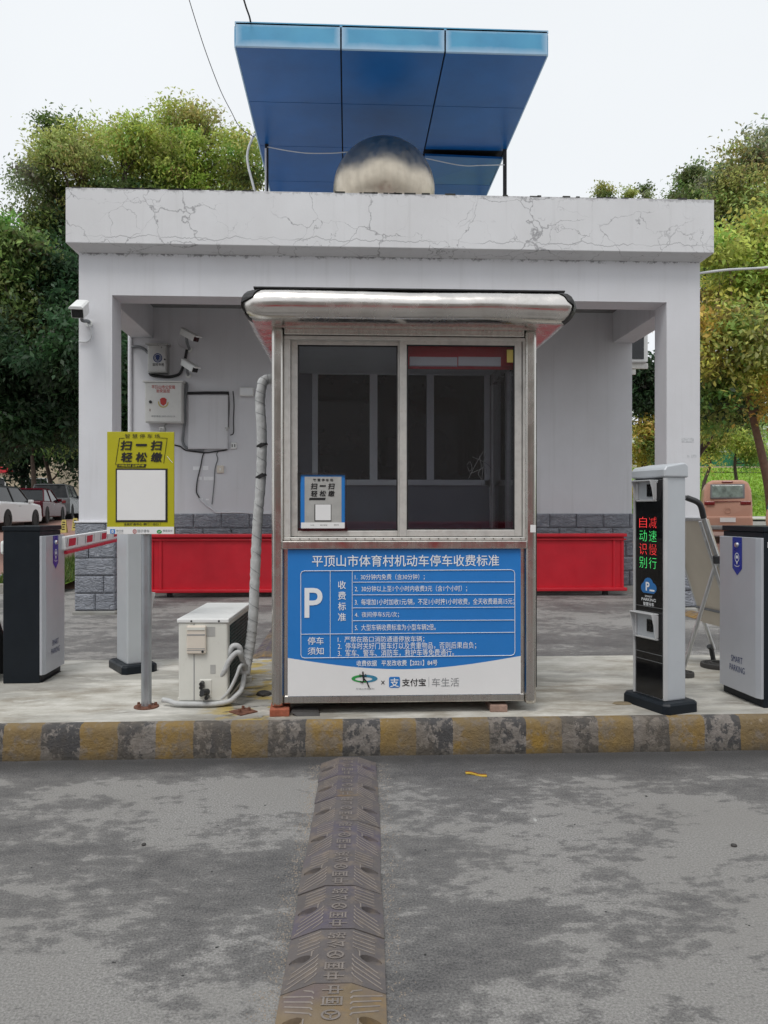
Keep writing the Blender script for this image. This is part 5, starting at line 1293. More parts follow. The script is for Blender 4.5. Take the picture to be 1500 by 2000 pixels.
# round rubber weights
for nm, px, py, rr_, lab in (('rubber_weight', 1404, 1304, .125, 'large round black rubber weight at the easel foot'), ('rubber_weight', 1337, 1322, .075, 'small round black rubber weight half hidden behind the plate reader')):
    p = onZ(px, py, IZ); E = empty(nm, (p.x, p.y+.02, IZ), 0, lab, 'weight')
    MB().lathe([(rr_*.36, -.002), (rr_, -.002), (rr_*1.02, .018), (rr_*.98, .034), (rr_*.86, .036), (rr_*.84, .030), (rr_*.5, .032), (rr_*.46, .040), (rr_*.36, .040), (rr_*.36, -.002)], n=32, caps=False).build('disc', MT['rubber'], E, smooth=True)
    q = MB()
    for k in range(16):
        a = 2*PI*k/16; q.box(rr_*.56, rr_*.78, -.003, .003, .028, .034, Matrix.Rotation(a, 4, 'Z'))
    q.build('radial_rib', MT['rubber'], E)

# ================================================================== SPEED BUMPS
MT['bump_iron'] = None
def bump_mat(name, base, yel):
    m = NM(name, .6, .35, .4)
    oi = m.n('ShaderNodeObjectInfo').outputs['Random']
    cb = m.n('ShaderNodeCombineXYZ'); m.l(m.math('MULTIPLY', oi, 23.0), cb.inputs[0]); m.l(m.math('MULTIPLY', oi, 41.0), cb.inputs[1])
    ad = m.n('ShaderNodeVectorMath'); m.l(m.co, ad.inputs[0]); m.l(cb.outputs[0], ad.inputs[1]); m.co = ad.outputs[0]      # every segment worn its own way
    f = m.noise(5, 8, .65)
    c = m.mix(m.ramp(f, [(.3, 0.), (.7, 1.)]), tuple(x*.75 for x in base), base)
    c = m.mix(m.math('MULTIPLY', oi, .3), c, (.10, .09, .088))
    c = m.mix(m.math('MULTIPLY', m.ramp(m.noise(3.2, 3, .5, m.map((1, 1, 1), (0, 0, 0), (4, 4, 0))), [(.5, 0.), (.64, 1.)]), .5), c, (.11, .095, .15))
    c = m.mix(m.math('MULTIPLY', m.ramp(m.noise(12, 7, .7), [(.5, 0.), (.66, 1.)]), .5), c, (.27, .215, .16))
    ym = m.ramp(m.noise(2.6, 5, .6, m.map((1, 1, 1), (0, 0, 0), (1.5, 7, 3))), [(.62-yel, 0.), (.72-yel, 1.)])
    c = m.mix(m.math('MULTIPLY', ym, .75), c, (.36, .22, .06))
    m.color(c); m.bump(m.noise(40, 6, .65), .3, .006)
    return m.m
MT['bump_iron'] = bump_mat('worn_bump', (.165, .147, .142), .0)
MT['bump_yellow'] = bump_mat('worn_bump_yellow', (.25, .19, .12), .12)
MT['bump_ridge'] = mat('bump_ridge', (.27, .235, .21), .55, .35, .2, 20)
MT['bump_text'] = mat('bump_text', (.23, .20, .18), .55, .35, .2, 20)
BW, BT, BH, BL = .305, .108, .038, .292
def bump_z(u): a = abs(u); return BH if a < BT/2 else max(0.004, BH-(a-BT/2)*(BH-.004)/(BW/2-BT/2))
def bump_meshes():
    bm = bmesh.new()
    L = BL-.006
    # top and ends
    prof = [(-BW/2, -.01), (-BW/2, .004), (-BT/2, BH), (BT/2, BH), (BW/2, .004), (BW/2, -.01)]
    v0 = [bm.verts.new((x, -L/2, z)) for x, z in prof]; v1 = [bm.verts.new((x, L/2, z)) for x, z in prof]
    bm.faces.new(v0); bm.faces.new(v1[::-1])
    for i in (0, 2, 4): bm.faces.new((v0[i], v1[i], v1[i+1], v0[i+1]))
    # slopes with a slot for the fixing bolt
    for sg, (ia, ib) in ((-1, (1, 2)), (1, (3, 4))):
        outer = [v0[ia], v0[ib], v1[ib], v1[ia]]
        hole = []; 
        for k in range(12):
            a = 2*PI*k/12; u = sg*(BW/2-.043+.034*math.cos(a)); y = .002+.021*math.sin(a)
            hole.append(bm.verts.new((u, y, bump_z(u))))
        edges = [bm.edges.get((outer[i], outer[(i+1) % 4])) or bm.edges.new((outer[i], outer[(i+1) % 4])) for i in range(4)]
        edges += [bm.edges.new((hole[i], hole[(i+1) % 12])) for i in range(12)]
        bmesh.ops.triangle_fill(bm, use_beauty=True, use_dissolve=False, edges=edges)
        low = [bm.verts.new((h_.co.x, h_.co.y*.85, min(.0035, h_.co.z-.002))) for h_ in hole]
        for i in range(12): bm.faces.new((hole[i], hole[(i+1) % 12], low[(i+1) % 12], low[i]))
        bm.faces.new(low)
    bmesh.ops.recalc_face_normals(bm, faces=bm.faces)
    me = bpy.data.meshes.new('segment'); bm.to_mesh(me); bm.free()
    rd = MB()
    def strip(a, b, wd=.0022):
        a, b = Vector(a), Vector(b); n_ = 4; t = (b-a); nn = Vector((-t.y, t.x)).normalized()*wd
        for k in range(n_):
            p, q_ = a+t*(k/n_), a+t*((k+1)/n_)
            P4 = []
            for zz in (-.004, .0016):
                for r_, s_ in ((p, -1), (q_, -1), (q_, 1), (p, 1)):
                    x, y = r_.x+nn.x*s_, r_.y+nn.y*s_; P4.append((x, y, bump_z(x)+zz))
            rd.hexa(P4)
    for sg in (-1, 1):
        for k in range(5):       # rays below the slot, sloping outward
            y0_ = -.03-k*.024; strip((sg*.052, y0_+.03), (sg*(BT/2+.004), y0_+.018)); strip((sg*(BT/2+.004), y0_+.018), (sg*(BW/2-.022+.004*k), y0_-.028) if y0_-.028 > -L/2+.01 else (sg*(BT/2+.03), y0_))
        for k in range(5):       # rays above it
            y0_ = .045+k*.021; strip((sg*.052, y0_+.0), (sg*(BT/2+.004), y0_-.004)); strip((sg*(BT/2+.004), y0_-.004), (sg*(BW/2-.03), y0_-.006))
        strip((sg*(BT/2+.02), .03), (sg*(BW/2-.085), .03)); strip((sg*(BT/2+.02), .03), (sg*(BT/2+.02), .002))
    tx = MB()
    F = lambda u, w_: (-w_, u, BH+.0022)
    hs_ = .030
    for ch, yc_ in (('中', -.112), ('国', -.062), ('公', .055), ('路', .105)):
        tx.text(ch, (yc_-.019, yc_+.019, -hs_, hs_), F, .01)
    o1 = ell(0, -.003, .027, .022, 22); i1 = ell(0, -.003, .020, .0155, 22)
    tx.add([(x, y, BH+.0022) for x, y in o1+i1], [(k, (k+1) % 22, 22+(k+1) % 22, 22+k) for k in range(22)])
    for a in (PI/2, PI*7/6, PI*11/6):
        c2, s2_ = math.cos(a), math.sin(a); w2 = .0028
        tx.add([(-s2_*w2, -.003+c2*w2, BH+.0022), (s2_*w2, -.003-c2*w2, BH+.0022), (.021*c2+s2_*w2, -.003+.017*s2_-c2*w2, BH+.0022), (.021*c2-s2_*w2, -.003+.017*s2_+c2*w2, BH+.0022)], [(0, 1, 2, 3)])
    return me, rd.mesh('ridges'), tx.mesh('lettering')
bme, brd, btx = bump_meshes()
bmy = bme.copy(); bme.materials.append(MT['bump_iron']); bmy.materials.append(MT['bump_yellow']); brd.materials.append(MT['bump_ridge']); btx.materials.append(MT['bump_text'])
bmp2 = btx.copy()
def speed_bump(label, x, y0, n, dx, rz=0, yellow=(), flip=(), seed=1):
    E = empty('speed_bump', (x, y0, 0), rz, label, 'speed bump'); rb = random.Random(seed)
    for k in range(n):
        s_ = link('segment', bmy if k in yellow else bme, None, E)
        s_.location = (rb.uniform(-.004, .004)+dx*k, -(k+.5)*BL, rb.uniform(0, .004)); s_.rotation_euler = (rb.uniform(-.010, .010), rb.uniform(-.01, .01), rb.uniform(-.012, .012)+(PI if k in flip else 0))
        link('ridges', brd, None, s_)['kind'] = 'stuff'; link('lettering', btx, None, s_)['kind'] = 'stuff'
    return E
bt_ = onZ(682, 1493, 0)
bb_ = onZ(650, 1990, 0)
nseg = 9; rzb = -math.atan2(bb_.x-bt_.x, bt_.y-bb_.y)
speed_bump('worn segmented metal speed bump leading up to the painted kerb', bt_.x, bt_.y, nseg, 0, -rzb, (7,), (7,))
p = onZ(520, 1275, 0)
speed_bump('worn speed bump in the far lane beside the kiosk', p.x+.05, 9.6, 11, 0, 0, (3, 7), (), 4)
p = onZ(1385, 1215, 0)
speed_bump('pale yellow speed bump in the far lane behind the easel', p.x+.10, 10.4, 7, 0, 0, tuple(range(7)), (), 6)

# litter
p = onZ(930, 1515, 0)
q = MB(); import itertools
for k in range(8):
    t0, t1_ = k/8, (k+1)/8
    f_ = lambda t: (-.052+.104*t, .03-.05*t+.003*math.sin(t*4), .004+.003*math.sin(t*7))
    a, b = f_(t0), f_(t1_); w_ = .0085
    q.hexa([(a[0], a[1]-w_, a[2]-.003), (b[0], b[1]-w_, b[2]-.003), (b[0], b[1]+w_, b[2]-.001), (a[0], a[1]+w_, a[2]-.001), (a[0], a[1]-w_, a[2]+.002), (b[0], b[1]-w_, b[2]+.002), (b[0], b[1]+w_, b[2]+.005), (a[0], a[1]+w_, a[2]+.005)])
E = empty('wrapper', (p.x, p.y, 0), 0, 'crumpled orange and yellow wrapper lying on the road', 'litter')
q.build('strip', mat('wrapper_yellow', (.46, .31, .035), .35, 0, .2, 40), E)
q2 = MB()
for k in range(8):
    a, b = f_(k/8), f_((k+1)/8); q2.hexa([(a[0], a[1]+.005, a[2]+.004), (b[0], b[1]+.005, b[2]+.004), (b[0], b[1]+.011, b[2]+.003), (a[0], a[1]+.011, a[2]+.003), (a[0], a[1]+.005, a[2]+.008), (b[0], b[1]+.005, b[2]+.008), (b[0], b[1]+.011, b[2]+.007), (a[0], a[1]+.011, a[2]+.007)])
q2.build('fold', mat('wrapper_red', (.22, .07, .03), .35, 0, .2, 40), E)
for px, py, s_ in ((1045, 1602, .012), (1434, 1652, .012), (1132, 1532, .010), (281, 1651, .010)):
    pass
lump('paper_scrap', 1045, 1602, .008, .018, .004, MT['notice_grey'], 'tiny white paper scrap on the road right of the speed bump', 'litter', 0)
lump('pebble', 1433, 1653, .014, .012, .01, MT['rubber'], 'small dark pebble on the road before the right kerb', 'pebble', 0)
lump('pebble', 281, 1651, .011, .010, .009, MT['rubber'], 'small dark pebble on the road before the scan sign', 'pebble', 0)
# loose grit along the speed bump edges
rgs = np.random.default_rng(9); q = MB()
for k in range(1800):
    sd2 = rgs.choice([-1, 1], p=[.65, .35]); t = rgs.uniform(0, 2.6)
    cx_ = bt_.x+(bb_.x-bt_.x)*t/(bt_.y-bb_.y); x = cx_+sd2*(BW/2+abs(rgs.normal(0, .035))+.003); y = bt_.y-t; s_ = rgs.uniform(.0012, .003)
    q.add([(x-s_, y-s_, 0.0), (x+s_, y-s_*.6, 0), (x, y+s_, 0), (x+s_*.2, y, s_*1.3)], [(0, 1, 3), (1, 2, 3), (2, 0, 3)])
tag(q.build('grit', mat('tan_grit', (.30, .25, .20), .9, 0, .3, 50), fix=False), 'tan grit gathered along both edges of the near speed bump', 'grit', kind='stuff')

# ================================================================== VEHICLES
MT['tyre'] = mat('tyre', (.02, .02, .02), .8)
MT['rim'] = mat('alloy', (.35, .36, .37), .35, .7)
MT['tail'] = mat('tail_lamp', (.16, .010, .012), .2)
def paint(name, c, rough=.22):
    m = NM(name, rough, 0, .15); m.color(c); return m.m
def wheel(E, x, y, r, w, sg):
    t = MB(); t.lathe([(r*.62, -w/2), (r*.93, -w/2), (r, -w*.3), (r, w*.3), (r*.93, w/2), (r*.62, w/2), (r*.62, -w/2)], n=24, caps=False)
    t.v = [(x+p[0], y+sg*p[2], r+p[1]) for p in t.v]; t = t.build('tyre', MT['tyre'], E, smooth=True)
    q = MB()
    for k in range(5):
        a = 2*PI*k/5; q.box(-.035, .035, -.01, .01, .02, r*.63, Matrix.Translation((x, y+sg*w*.32, r)) @ Matrix.Rotation(a, 4, 'Y'))
    q.cyl((x, y+sg*w*.2, r), (x, y+sg*w*.36, r), .07); q.cyl((x, y-sg*w*.3, r), (x, y+sg*w*.05, r), r*.6, r*.6, 18)
    q.build('rim', MT['rim'], t)
def car(name, label, loc, rz, m, L, W, H, suv=False, roof_m=None):
    """+x is forward"""
    E = empty(name, loc, rz, label, 'car'); r = .34 if suv else .31; belt = H*.60; hl = L/2
    if suv: prof = [(-hl, .38), (-hl+.05, .25), (hl-.12, .25), (hl, .42), (hl-.04, .78), (hl-.22, .93), (hl-1.05, belt+.03), (-hl+.25, belt+.06), (-hl+.03, belt-.02), (-hl-.02, .75)]
    else: prof = [(-hl, .36), (-hl+.05, .22), (hl-.12, .22), (hl, .38), (hl-.06, .66), (hl-.30, .78), (hl-1.15, belt), (-hl+.55, belt+.04), (-hl+.04, belt+.02), (-hl-.02, .70)]
    b = MB(); n = len(prof); rings = []
    for y, sc_ in ((-W/2, .965), (-W/2+.07, 1.0), (W/2-.07, 1.0), (W/2, .965)): rings.append([(x*sc_, y, .25+(z-.25)*(1 if abs(y) < W/2-.01 else .94)) for x, z in prof])
    body = b.loft(rings).build('body', m, E, bevel=.05, seg=3)
    g0, g1 = (-hl+.08, hl-1.15) if suv else (-hl+.45, hl-1.2)
    t0, t1_ = (-hl+.38, hl-1.95) if suv else (-hl+1.15, hl-2.05)
    wb, wt_ = W/2-.06, W/2-.24; zr = H-.06
    MB().hexa([(g0, -wb, belt-.03), (g1, -wb, belt-.03), (g1, wb, belt-.03), (g0, wb, belt-.03), (t0, -wt_, zr), (t1_, -wt_, zr), (t1_, wt_, zr), (t0, wt_, zr)]).build('windows', MT['car_glass'], E)
    MB().hexa([(t0-.06, -wt_-.03, zr-.01), (t1_+.05, -wt_-.03, zr-.01), (t1_+.05, wt_+.03, zr-.01), (t0-.06, wt_+.03, zr-.01), (t0+.12, -wt_+.08, H), (t1_-.15, -wt_+.08, H), (t1_-.15, wt_-.08, H), (t0+.12, wt_-.08, H)]).build('roof', roof_m or m, E, bevel=.03)
    for sg in (-1, 1):
        for (xa, xb) in ((g0, t0), (g1, t1_), ((g0+g1)/2-.1, (t0+t1_)/2-.05)):
            MB().tube([(xa, sg*wb, belt-.04), (xb, sg*wt_, zr)], .035, 6).build('pillar', roof_m or m, E)
        for x in (-hl+.82, hl-.85):
            MB().cyl((x, sg*(W/2-.30), r+.02), (x, sg*(W/2+.004), r+.02), r*1.16, r*1.16, 22).build('wheel_arch', MT['tyre'], E)
            wheel(E, x, sg*(W/2-.08), r, .2, sg)
        MB().box(-hl-.035, -hl+.16, sg*(W/2-.34)-.16, sg*(W/2-.34)+.30*(sg > 0)+.16*(sg < 0)-(.14 if sg < 0 else .0), belt-.26, belt-.12).build('tail_light', MT['tail'], E, bevel=.02)
        MB().box(hl-.22, hl-.03, sg*(W/2-.25)-.16, sg*(W/2-.25)+.16, .62, .72).build('headlight', MT['ink_white'], E, bevel=.02)
        MB().box(g1-.35, g1-.18, sg*(W/2+.02)-.09, sg*(W/2+.02)+.09, belt+.02, belt+.15).build('mirror', m, E, bevel=.03)
        MB().box(-.35, -.15, sg*(W/2-.005)-.012, sg*(W/2-.005)+.012, belt-.12, belt-.09).build('handle', MT['rim'], E)
    MB().box(-hl-.05, -hl+.02, -.22, .22, .62, .74).build('plate', MT['blue_print'], E)
    MB().box(-hl-.03, -hl+.3, -W/2+.06, W/2-.06, .24, .36).build('bumper', MT['tyre'], E, bevel=.02)
    return E
def on_ground(px, D):
    d = ray(px, 1000); x, y = d[0]*D, d[1]*D; return (x, y, hgt(y)+.006)
car('parked_suv', 'white suv with black roof parked under the dark trees', on_ground(-4, 29.4), R(92), paint('pearl_white', (.68, .69, .70)), 4.4, 1.82, 1.62, True, MT['black_plastic'])
car('parked_sedan', 'dark red sedan parked beyond the white suv', on_ground(66, 33.5), R(98), paint('shaded_wine_red', (.06, .004, .010)), 4.5, 1.78, 1.45)  # red paint set darker to stand in for the tree shade
car('parked_suv', 'silver suv with paint darkened for tree shade, parked beside the dark red sedan', on_ground(112, 38.5), R(101), paint('shaded_silver', (.13, .135, .14)), 4.5, 1.85, 1.70, True)  # silver paint darkened, the shade under the trees put into its colour
# pink micro van, rear view
VP = on_ground(1415, 25.2)
V = empty('micro_van', VP, R(66.5), 'small dusty pink micro van seen from behind on the rising drive', 'van')
pk = paint('dusty_pink', (.50, .29, .22), .3)
W, H, L = 1.40, 1.90, 3.3
def vring(x, s_, zs=1.0):
    pts = []; w0, w1 = W/2*s_, (W/2-.05)*s_; z0, zb2, zt2 = .30, 1.08, H*zs
    for y, z in ((-w0*.94, z0), (-w0, .5), (-w0, zb2), (-w1-.02, zt2-.30), (-w1+.06, zt2-.08), (-w1+.22, zt2), (w1-.22, zt2), (w1-.06, zt2-.08), (w1+.02, zt2-.30), (w0, zb2), (w0, .5), (w0*.94, z0)):
        xx = x+max(0, z-1.1)*(.14 if x < 0 else -.35)
        pts.append((xx, y, z))
    return pts
MB().loft([vring(-1.62, .95, .985), vring(-1.55, 1.0), vring(.9, 1.0), vring(1.25, .97, .97)]).build('body', pk, V, bevel=.05, seg=3)
q = MB(); q.hexa([(1.1, -.66, .30), (1.65, -.60, .30), (1.65, .60, .30), (1.1, .66, .30), (1.1, -.66, 1.05), (1.62, -.58, .92), (1.62, .58, .92), (1.1, .66, 1.05)]); q.build('nose', pk, V, bevel=.06)
def rear(name, y0_, y1_, z0_, z1_, m, out=.012, bev=.02, par=V, dx=0):
    xa = -1.62+max(0, z0_-1.1)*.14-out+dx; xb = -1.62+max(0, z1_-1.1)*.14-out+dx
    return MB().hexa([(xa, y0_, z0_), (xa+.05, y0_, z0_), (xa+.05, y1_, z0_), (xa, y1_, z0_), (xb, y0_, z1_), (xb+.05, y0_, z1_), (xb+.05, y1_, z1_), (xb, y1_, z1_)]).build(name, m, par, bevel=bev)
rw = rear('rear_window_surround', -.49, .49, 1.32, 1.78, MT['cable_grey'], .012, .06)
rear('rear_window', -.45, .45, 1.355, 1.745, mat('van_rear_glass', (.20, .25, .23), .12, 0, .5, 5), .018, .05, rw)
rear('brake_light', -.16, .16, 1.815, 1.865, MT['tail'], .025)
for sg in (-1, 1):
    rear('tail_light', *(sorted((sg*.36, sg*.665))), 1.13, 1.25, MT['tail'], .02, .03)
    rear('fog_light', *(sorted((sg*.42, sg*.62))), .56, .72, MT['tail'], .05, .03)
    rear('light_blade', *(sorted((sg*.0, sg*.36))), 1.235, 1.25, MT['tail'], .014, .005)
bp = MB().box(-1.74, -1.50, -.70, .70, .36, .78).build('bumper', pk, V, bevel=.06)
MB().box(-1.775, -1.70, -.50, .50, .36, .50).build('skid_plate', MT['rim'], V, bevel=.03)
MB().box(-1.765, -1.70, -.36, .36, .42, .46).build('bumper_slot', MT['tyre'], V)
pl_ = MB().box(-1.76, -1.74, -.22, .22, .60, .74).build('number_plate', MT['poster_white'], V)
MB().tube([(-1.634, .085*math.cos(2*PI*k/20), .97+.085*math.sin(2*PI*k/20)) for k in range(21)], .008, 6).build('round_badge', pk, V)
for sg in (-1, 1):
    for x in (-1.05, 1.0):
        MB().cyl((x, sg*(W/2-.25), .30), (x, sg*(W/2+.004), .30), .34, .34, 20).build('wheel_arch', MT['tyre'], V); wheel(V, x, sg*(W/2-.07), .28, .17, sg)
    MB().hexa([(-1.2, sg*(W/2-.004), 1.12), (.9, sg*(W/2-.004), 1.12), (.9, sg*(W/2-.004)-sg*.02, 1.12), (-1.2, sg*(W/2-.004)-sg*.02, 1.12), (-1.15, sg*(W/2-.105), 1.60), (.75, sg*(W/2-.105), 1.60), (.75, sg*(W/2-.125), 1.60), (-1.15, sg*(W/2-.125), 1.60)]).build('side_window', MT['car_glass'], V)
    MB().box(.85, 1.0, sg*(W/2+.06)-.07, sg*(W/2+.06)+.07, 1.05, 1.22).build('mirror', pk, V, bevel=.03)
# floor signs by the parked cars
MT['floor_yellow'] = mat('floor_sign_yellow', (.48, .40, .10), .5)
for px, py, D, lab in ((125, 1036, 27.6, 'pale yellow folding no-parking floor sign near the red sedan'), (147, 1030, 28.6, 'pale yellow folding floor sign next to the left column')):
    g0_ = on_ground(px, D); E = empty('floor_sign', g0_, R(8), lab, 'floor sign')
    for sg in (-1, 1):
        lf = MB().hexa([(-.11, sg*.13-.008, 0), (.11, sg*.13-.008, 0), (.11, sg*.13+.008, 0), (-.11, sg*.13+.008, 0), (-.07, sg*.012-.008, .46), (.07, sg*.012-.008, .46), (.07, sg*.012+.008, .46), (-.07, sg*.012+.008, .46)]).build('leaf_panel', MT['floor_yellow'], E)
    q = MB()
    for k, wd_ in enumerate((.10, .08, .11, .09)): 
        z = .10+k*.085; y = -.13*(1-z/.46)-.012*z/.46-.011; q.box(-wd_/2, wd_/2, y-.002, y+.002, z, z+.035)
    q.build('printed_mark', MT['ink_black'], E)
# yellow-black wheel stops seen over the left gate cabinet
# ================================================================== FAR BUILDINGS AND FENCE
MT['cream_wall'] = mat('cream_render', (.48, .40, .29), .85, 0, .1, .8)
MT['white_wall'] = mat('white_render', (.62, .62, .60), .85, 0, .06, .8)
def building(name, label, x0, x1, y0, y1, z0, h, m, cols_, rows_, ww, wh, sill):
    E = empty(name, ((x0+x1)/2, y0, z0), 0, label, 'building'); o = E.location
    MB(o).box(x0, x1, y0, y1, z0-.5, z0+h).build('wall', m, E)
    MB(o).box(x0-.3, x1+.3, y0-.3, y1+.3, z0+h, z0+h+.4).build('roof', MT['white_wall'], E)
    for i in range(cols_):
        for j in range(rows_):
            xc = x0+(i+.5)*(x1-x0)/cols_; zc = z0+sill+j*3.1
            w_ = MB(o).box(xc-ww/2-.08, xc+ww/2+.08, y0-.05, y0-.002, zc-.08, zc+wh+.08).build('window', MT['white_wall'], E)
            MB(o).box(xc-ww/2, xc+ww/2, y0-.06, y0-.052, zc, zc+wh).build('pane', MT['dark_glass'], w_)
    return E
B1 = building('low_building', 'low cream building behind the parked cars and trees', -46, -21.5, 58, 66, 1.05, 7.2, MT['cream_wall'], 8, 2, 1.5, 1.6, 1.2)
for px in (6, 20):
    a = onY(px-7, 912, 57.8); b = onY(px+6, 924, 57.8)
    MB(B1.location).box(a.x, b.x, 57.78, 57.93, b.z, a.z).build('red_sign', MT['red_paint'], B1)
building('white_building', 'white building with dark windows behind the green fence', 24, 52, 66, 76, 4.4, 4.2, MT['white_wall'], 7, 1, 1.6, 2.2, 1.0)
FE = empty('site_fence', (26, 49.5, 4.3), 0, 'green corrugated construction fence at the top of the lawn bank', 'fence'); o = FE.location
MT['fence_green'] = mat('fence_green', (.008, .13, .06), .5, 0, .12, 1.5, dirt=.2, dcol=(.2, .25, .2))
for k in range(9):
    x = 19.6+k*1.9; zt2 = onY(1430, 880, 49.5).z+rg.uniform(-.12, .16)
    if k in (2, 5): zt2 -= .2
    q = MB(o)
    for j in range(19):
        u = x+.05*2*j; yq = 49.5+(.03 if j % 2 else 0)
        q.quad((u, yq, 4.0), (u+.1, yq+(.03 if j % 2 == 0 else -.03), 4.0), (u+.1, yq+(.03 if j % 2 == 0 else -.03), zt2), (u, yq, zt2))
    q.build('sheet', MT['fence_green'] if k not in (7,) else MT['white_wall'], FE, fix=False)
    MB(o).box(x-.04, x+.04, 49.56, 49.64, 3.9, zt2+.1).build('post', MT['cable_grey'], FE)

# ================================================================== TREES
def crown_mesh(lobes, nleaf, size, seed, clus=.30, dens=1.0, droop=.35, asp=.42, per=110):
    rg = np.random.default_rng(seed)
    lb_ = np.array([l[:4] for l in lobes]); hu = np.array([l[4] for l in lobes])
    wgt = lb_[:, 3]**2; ncl = max(24, int(nleaf/per)); pick = rg.choice(len(lobes), ncl, p=wgt/wgt.sum())
    d = rg.normal(size=(ncl, 3)); d /= np.linalg.norm(d, axis=1)[:, None]
    rad = lb_[pick, 3]*(rg.uniform(0, 1, ncl)**.42)*rg.uniform(.82, 1.14, ncl)
    cc = lb_[pick, :3]+d*rad[:, None]*np.array([1, 1, .88])
    ck = rg.integers(0, ncl, nleaf)
    cs = clus*rg.uniform(.6, 1.5, ncl)
    pos = cc[ck]+rg.normal(size=(nleaf, 3))*cs[ck][:, None]*np.array([1, 1, .62])
    # leaf frames
    ax = rg.normal(size=(nleaf, 3)); ax += d[ck]*.9; ax[:, 2] -= droop; ax /= np.linalg.norm(ax, axis=1)[:, None]
    up = rg.normal(size=(nleaf, 3))*.6+np.array([0, 0, 1.0]); sd_ = np.cross(ax, up); sd_ /= np.linalg.norm(sd_, axis=1)[:, None]+1e-9
    nn = np.cross(sd_, ax)
    s_ = size*rg.uniform(.6, 1.35, nleaf)[:, None]
    v = np.zeros((nleaf, 4, 3)); v[:, 0] = pos-ax*s_*.5; v[:, 1] = pos+sd_*s_*asp*.5+nn*s_*.08; v[:, 2] = pos+ax*s_*.5-nn*s_*.06; v[:, 3] = pos-sd_*s_*asp*.5+nn*s_*.08
    me = bpy.data.meshes.new('crown'); n = nleaf
    me.vertices.add(4*n); me.vertices.foreach_set('co', v.reshape(-1).astype('f'))
    me.loops.add(4*n); me.loops.foreach_set('vertex_index', np.arange(4*n, dtype='i'))
    me.polygons.add(n); me.polygons.foreach_set('loop_start', np.arange(0, 4*n, 4, dtype='i')); me.update(calc_edges=True)
    c = hu[pick][ck]; cj = rg.normal(0, .20, (ncl, 1))[ck]+rg.normal(0, .10, (ncl, 3))[ck]
    c = c*(1+cj)*rg.uniform(.72, 1.3, (n, 1)); c = np.clip(c, .004, .9)
    ca = me.color_attributes.new('tint', 'FLOAT_COLOR', 'POINT')
    ca.data.foreach_set('color', np.concatenate([np.repeat(c, 4, 0), np.ones((4*n, 1))], 1).astype('f').ravel())
    return me
def limb(mb_, a, b, r0, r1, seed, n=7):
    a, b = Vector(a), Vector(b); rb = random.Random(seed); pts = [a]; L = (b-a).length
    for k in range(1, n): pts.append(a+(b-a)*(k/n)+Vector((rb.uniform(-1, 1), rb.uniform(-1, 1), rb.uniform(-.5, .5)))*L*.035)
    pts.append(b); mb_.tube(spline(pts, 3), r0, 8, True, r1)
def tree(label, base, path, lobes, nleaf, size, seed, r0=.22, bark=None, group=None, clus=.30, droop=.35, name='broadleaf_tree', asp=.42):
    E = empty(name, base, 0, label, 'tree', group); o = E.location
    q = MB(o); pts = [Vector(base)]+[Vector(p) for p in path]
    pts[0].z -= .15
    q.tube(spline(pts, 6), r0, 12, True, r0*.45); top = pts[-1]
    rb = random.Random(seed)
    for l in sorted(lobes, key=lambda l: -l[3])[:16]:
        c = Vector(l[:3]); j = pts[-1] if c.z > top.z else pts[max(1, len(pts)-2)]
        limb(q, j, c, r0*.36, r0*.07, rb.random())
        for k in range(3):
            d = Vector((rb.uniform(-1, 1), rb.uniform(-1, 1), rb.uniform(-.4, 1))).normalized()*l[3]*.85
            limb(q, lerp(j, c, rb.uniform(.55, .95)), c+d, r0*.13, r0*.03, rb.random(), 4)
    q.build('trunk', bark or MT['bark'], E, smooth='all')
    me = crown_mesh(lobes, nleaf, size, seed, clus, 1, droop, asp)
    co = np.zeros(len(me.vertices)*3, 'f'); me.vertices.foreach_get('co', co); co = co.reshape(-1, 3)-np.array(o, 'f'); me.vertices.foreach_set('co', co.ravel())
    link('crown', me, MT['leaf'], E)
    return E
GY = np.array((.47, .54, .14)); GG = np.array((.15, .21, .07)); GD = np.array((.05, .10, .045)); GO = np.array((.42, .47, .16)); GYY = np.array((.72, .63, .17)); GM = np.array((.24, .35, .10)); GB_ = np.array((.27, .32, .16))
def lob(D, items, jit=.5, seed=1):
    rb = random.Random(seed); out = []
    for px, py, rp, h in items:
        c = atD(px, py, D+rb.uniform(-1, 1)*jit); out.append((c.x, c.y, c.z, rp*D/1500, h))
    return out
def gp(px, D): return on_ground(px, D)
D = 27
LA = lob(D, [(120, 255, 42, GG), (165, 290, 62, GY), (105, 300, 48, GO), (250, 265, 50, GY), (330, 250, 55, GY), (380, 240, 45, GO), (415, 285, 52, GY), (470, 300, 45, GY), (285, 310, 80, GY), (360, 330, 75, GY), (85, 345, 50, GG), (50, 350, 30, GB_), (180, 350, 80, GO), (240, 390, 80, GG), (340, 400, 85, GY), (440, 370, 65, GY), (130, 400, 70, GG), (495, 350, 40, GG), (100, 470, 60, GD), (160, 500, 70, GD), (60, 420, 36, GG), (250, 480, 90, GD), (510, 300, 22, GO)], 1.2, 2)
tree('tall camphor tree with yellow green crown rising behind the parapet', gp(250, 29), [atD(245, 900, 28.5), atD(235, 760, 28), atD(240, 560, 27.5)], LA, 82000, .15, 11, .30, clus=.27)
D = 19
LC = lob(D, [(15, 480, 50, GM), (60, 500, 45, GG), (20, 560, 75, GM), (110, 540, 70, GD), (150, 600, 60, GD), (60, 640, 85, GG), (130, 680, 80, GD), (20, 720, 80, GD), (90, 760, 80, GD), (150, 760, 55, GD), (-70, 560, 95, GG), (-80, 700, 110, GD), (140, 830, 55, GD), (40, 830, 60, GD), (-60, 820, 80, GD), (175, 690, 60, GD)], 1.4, 5)
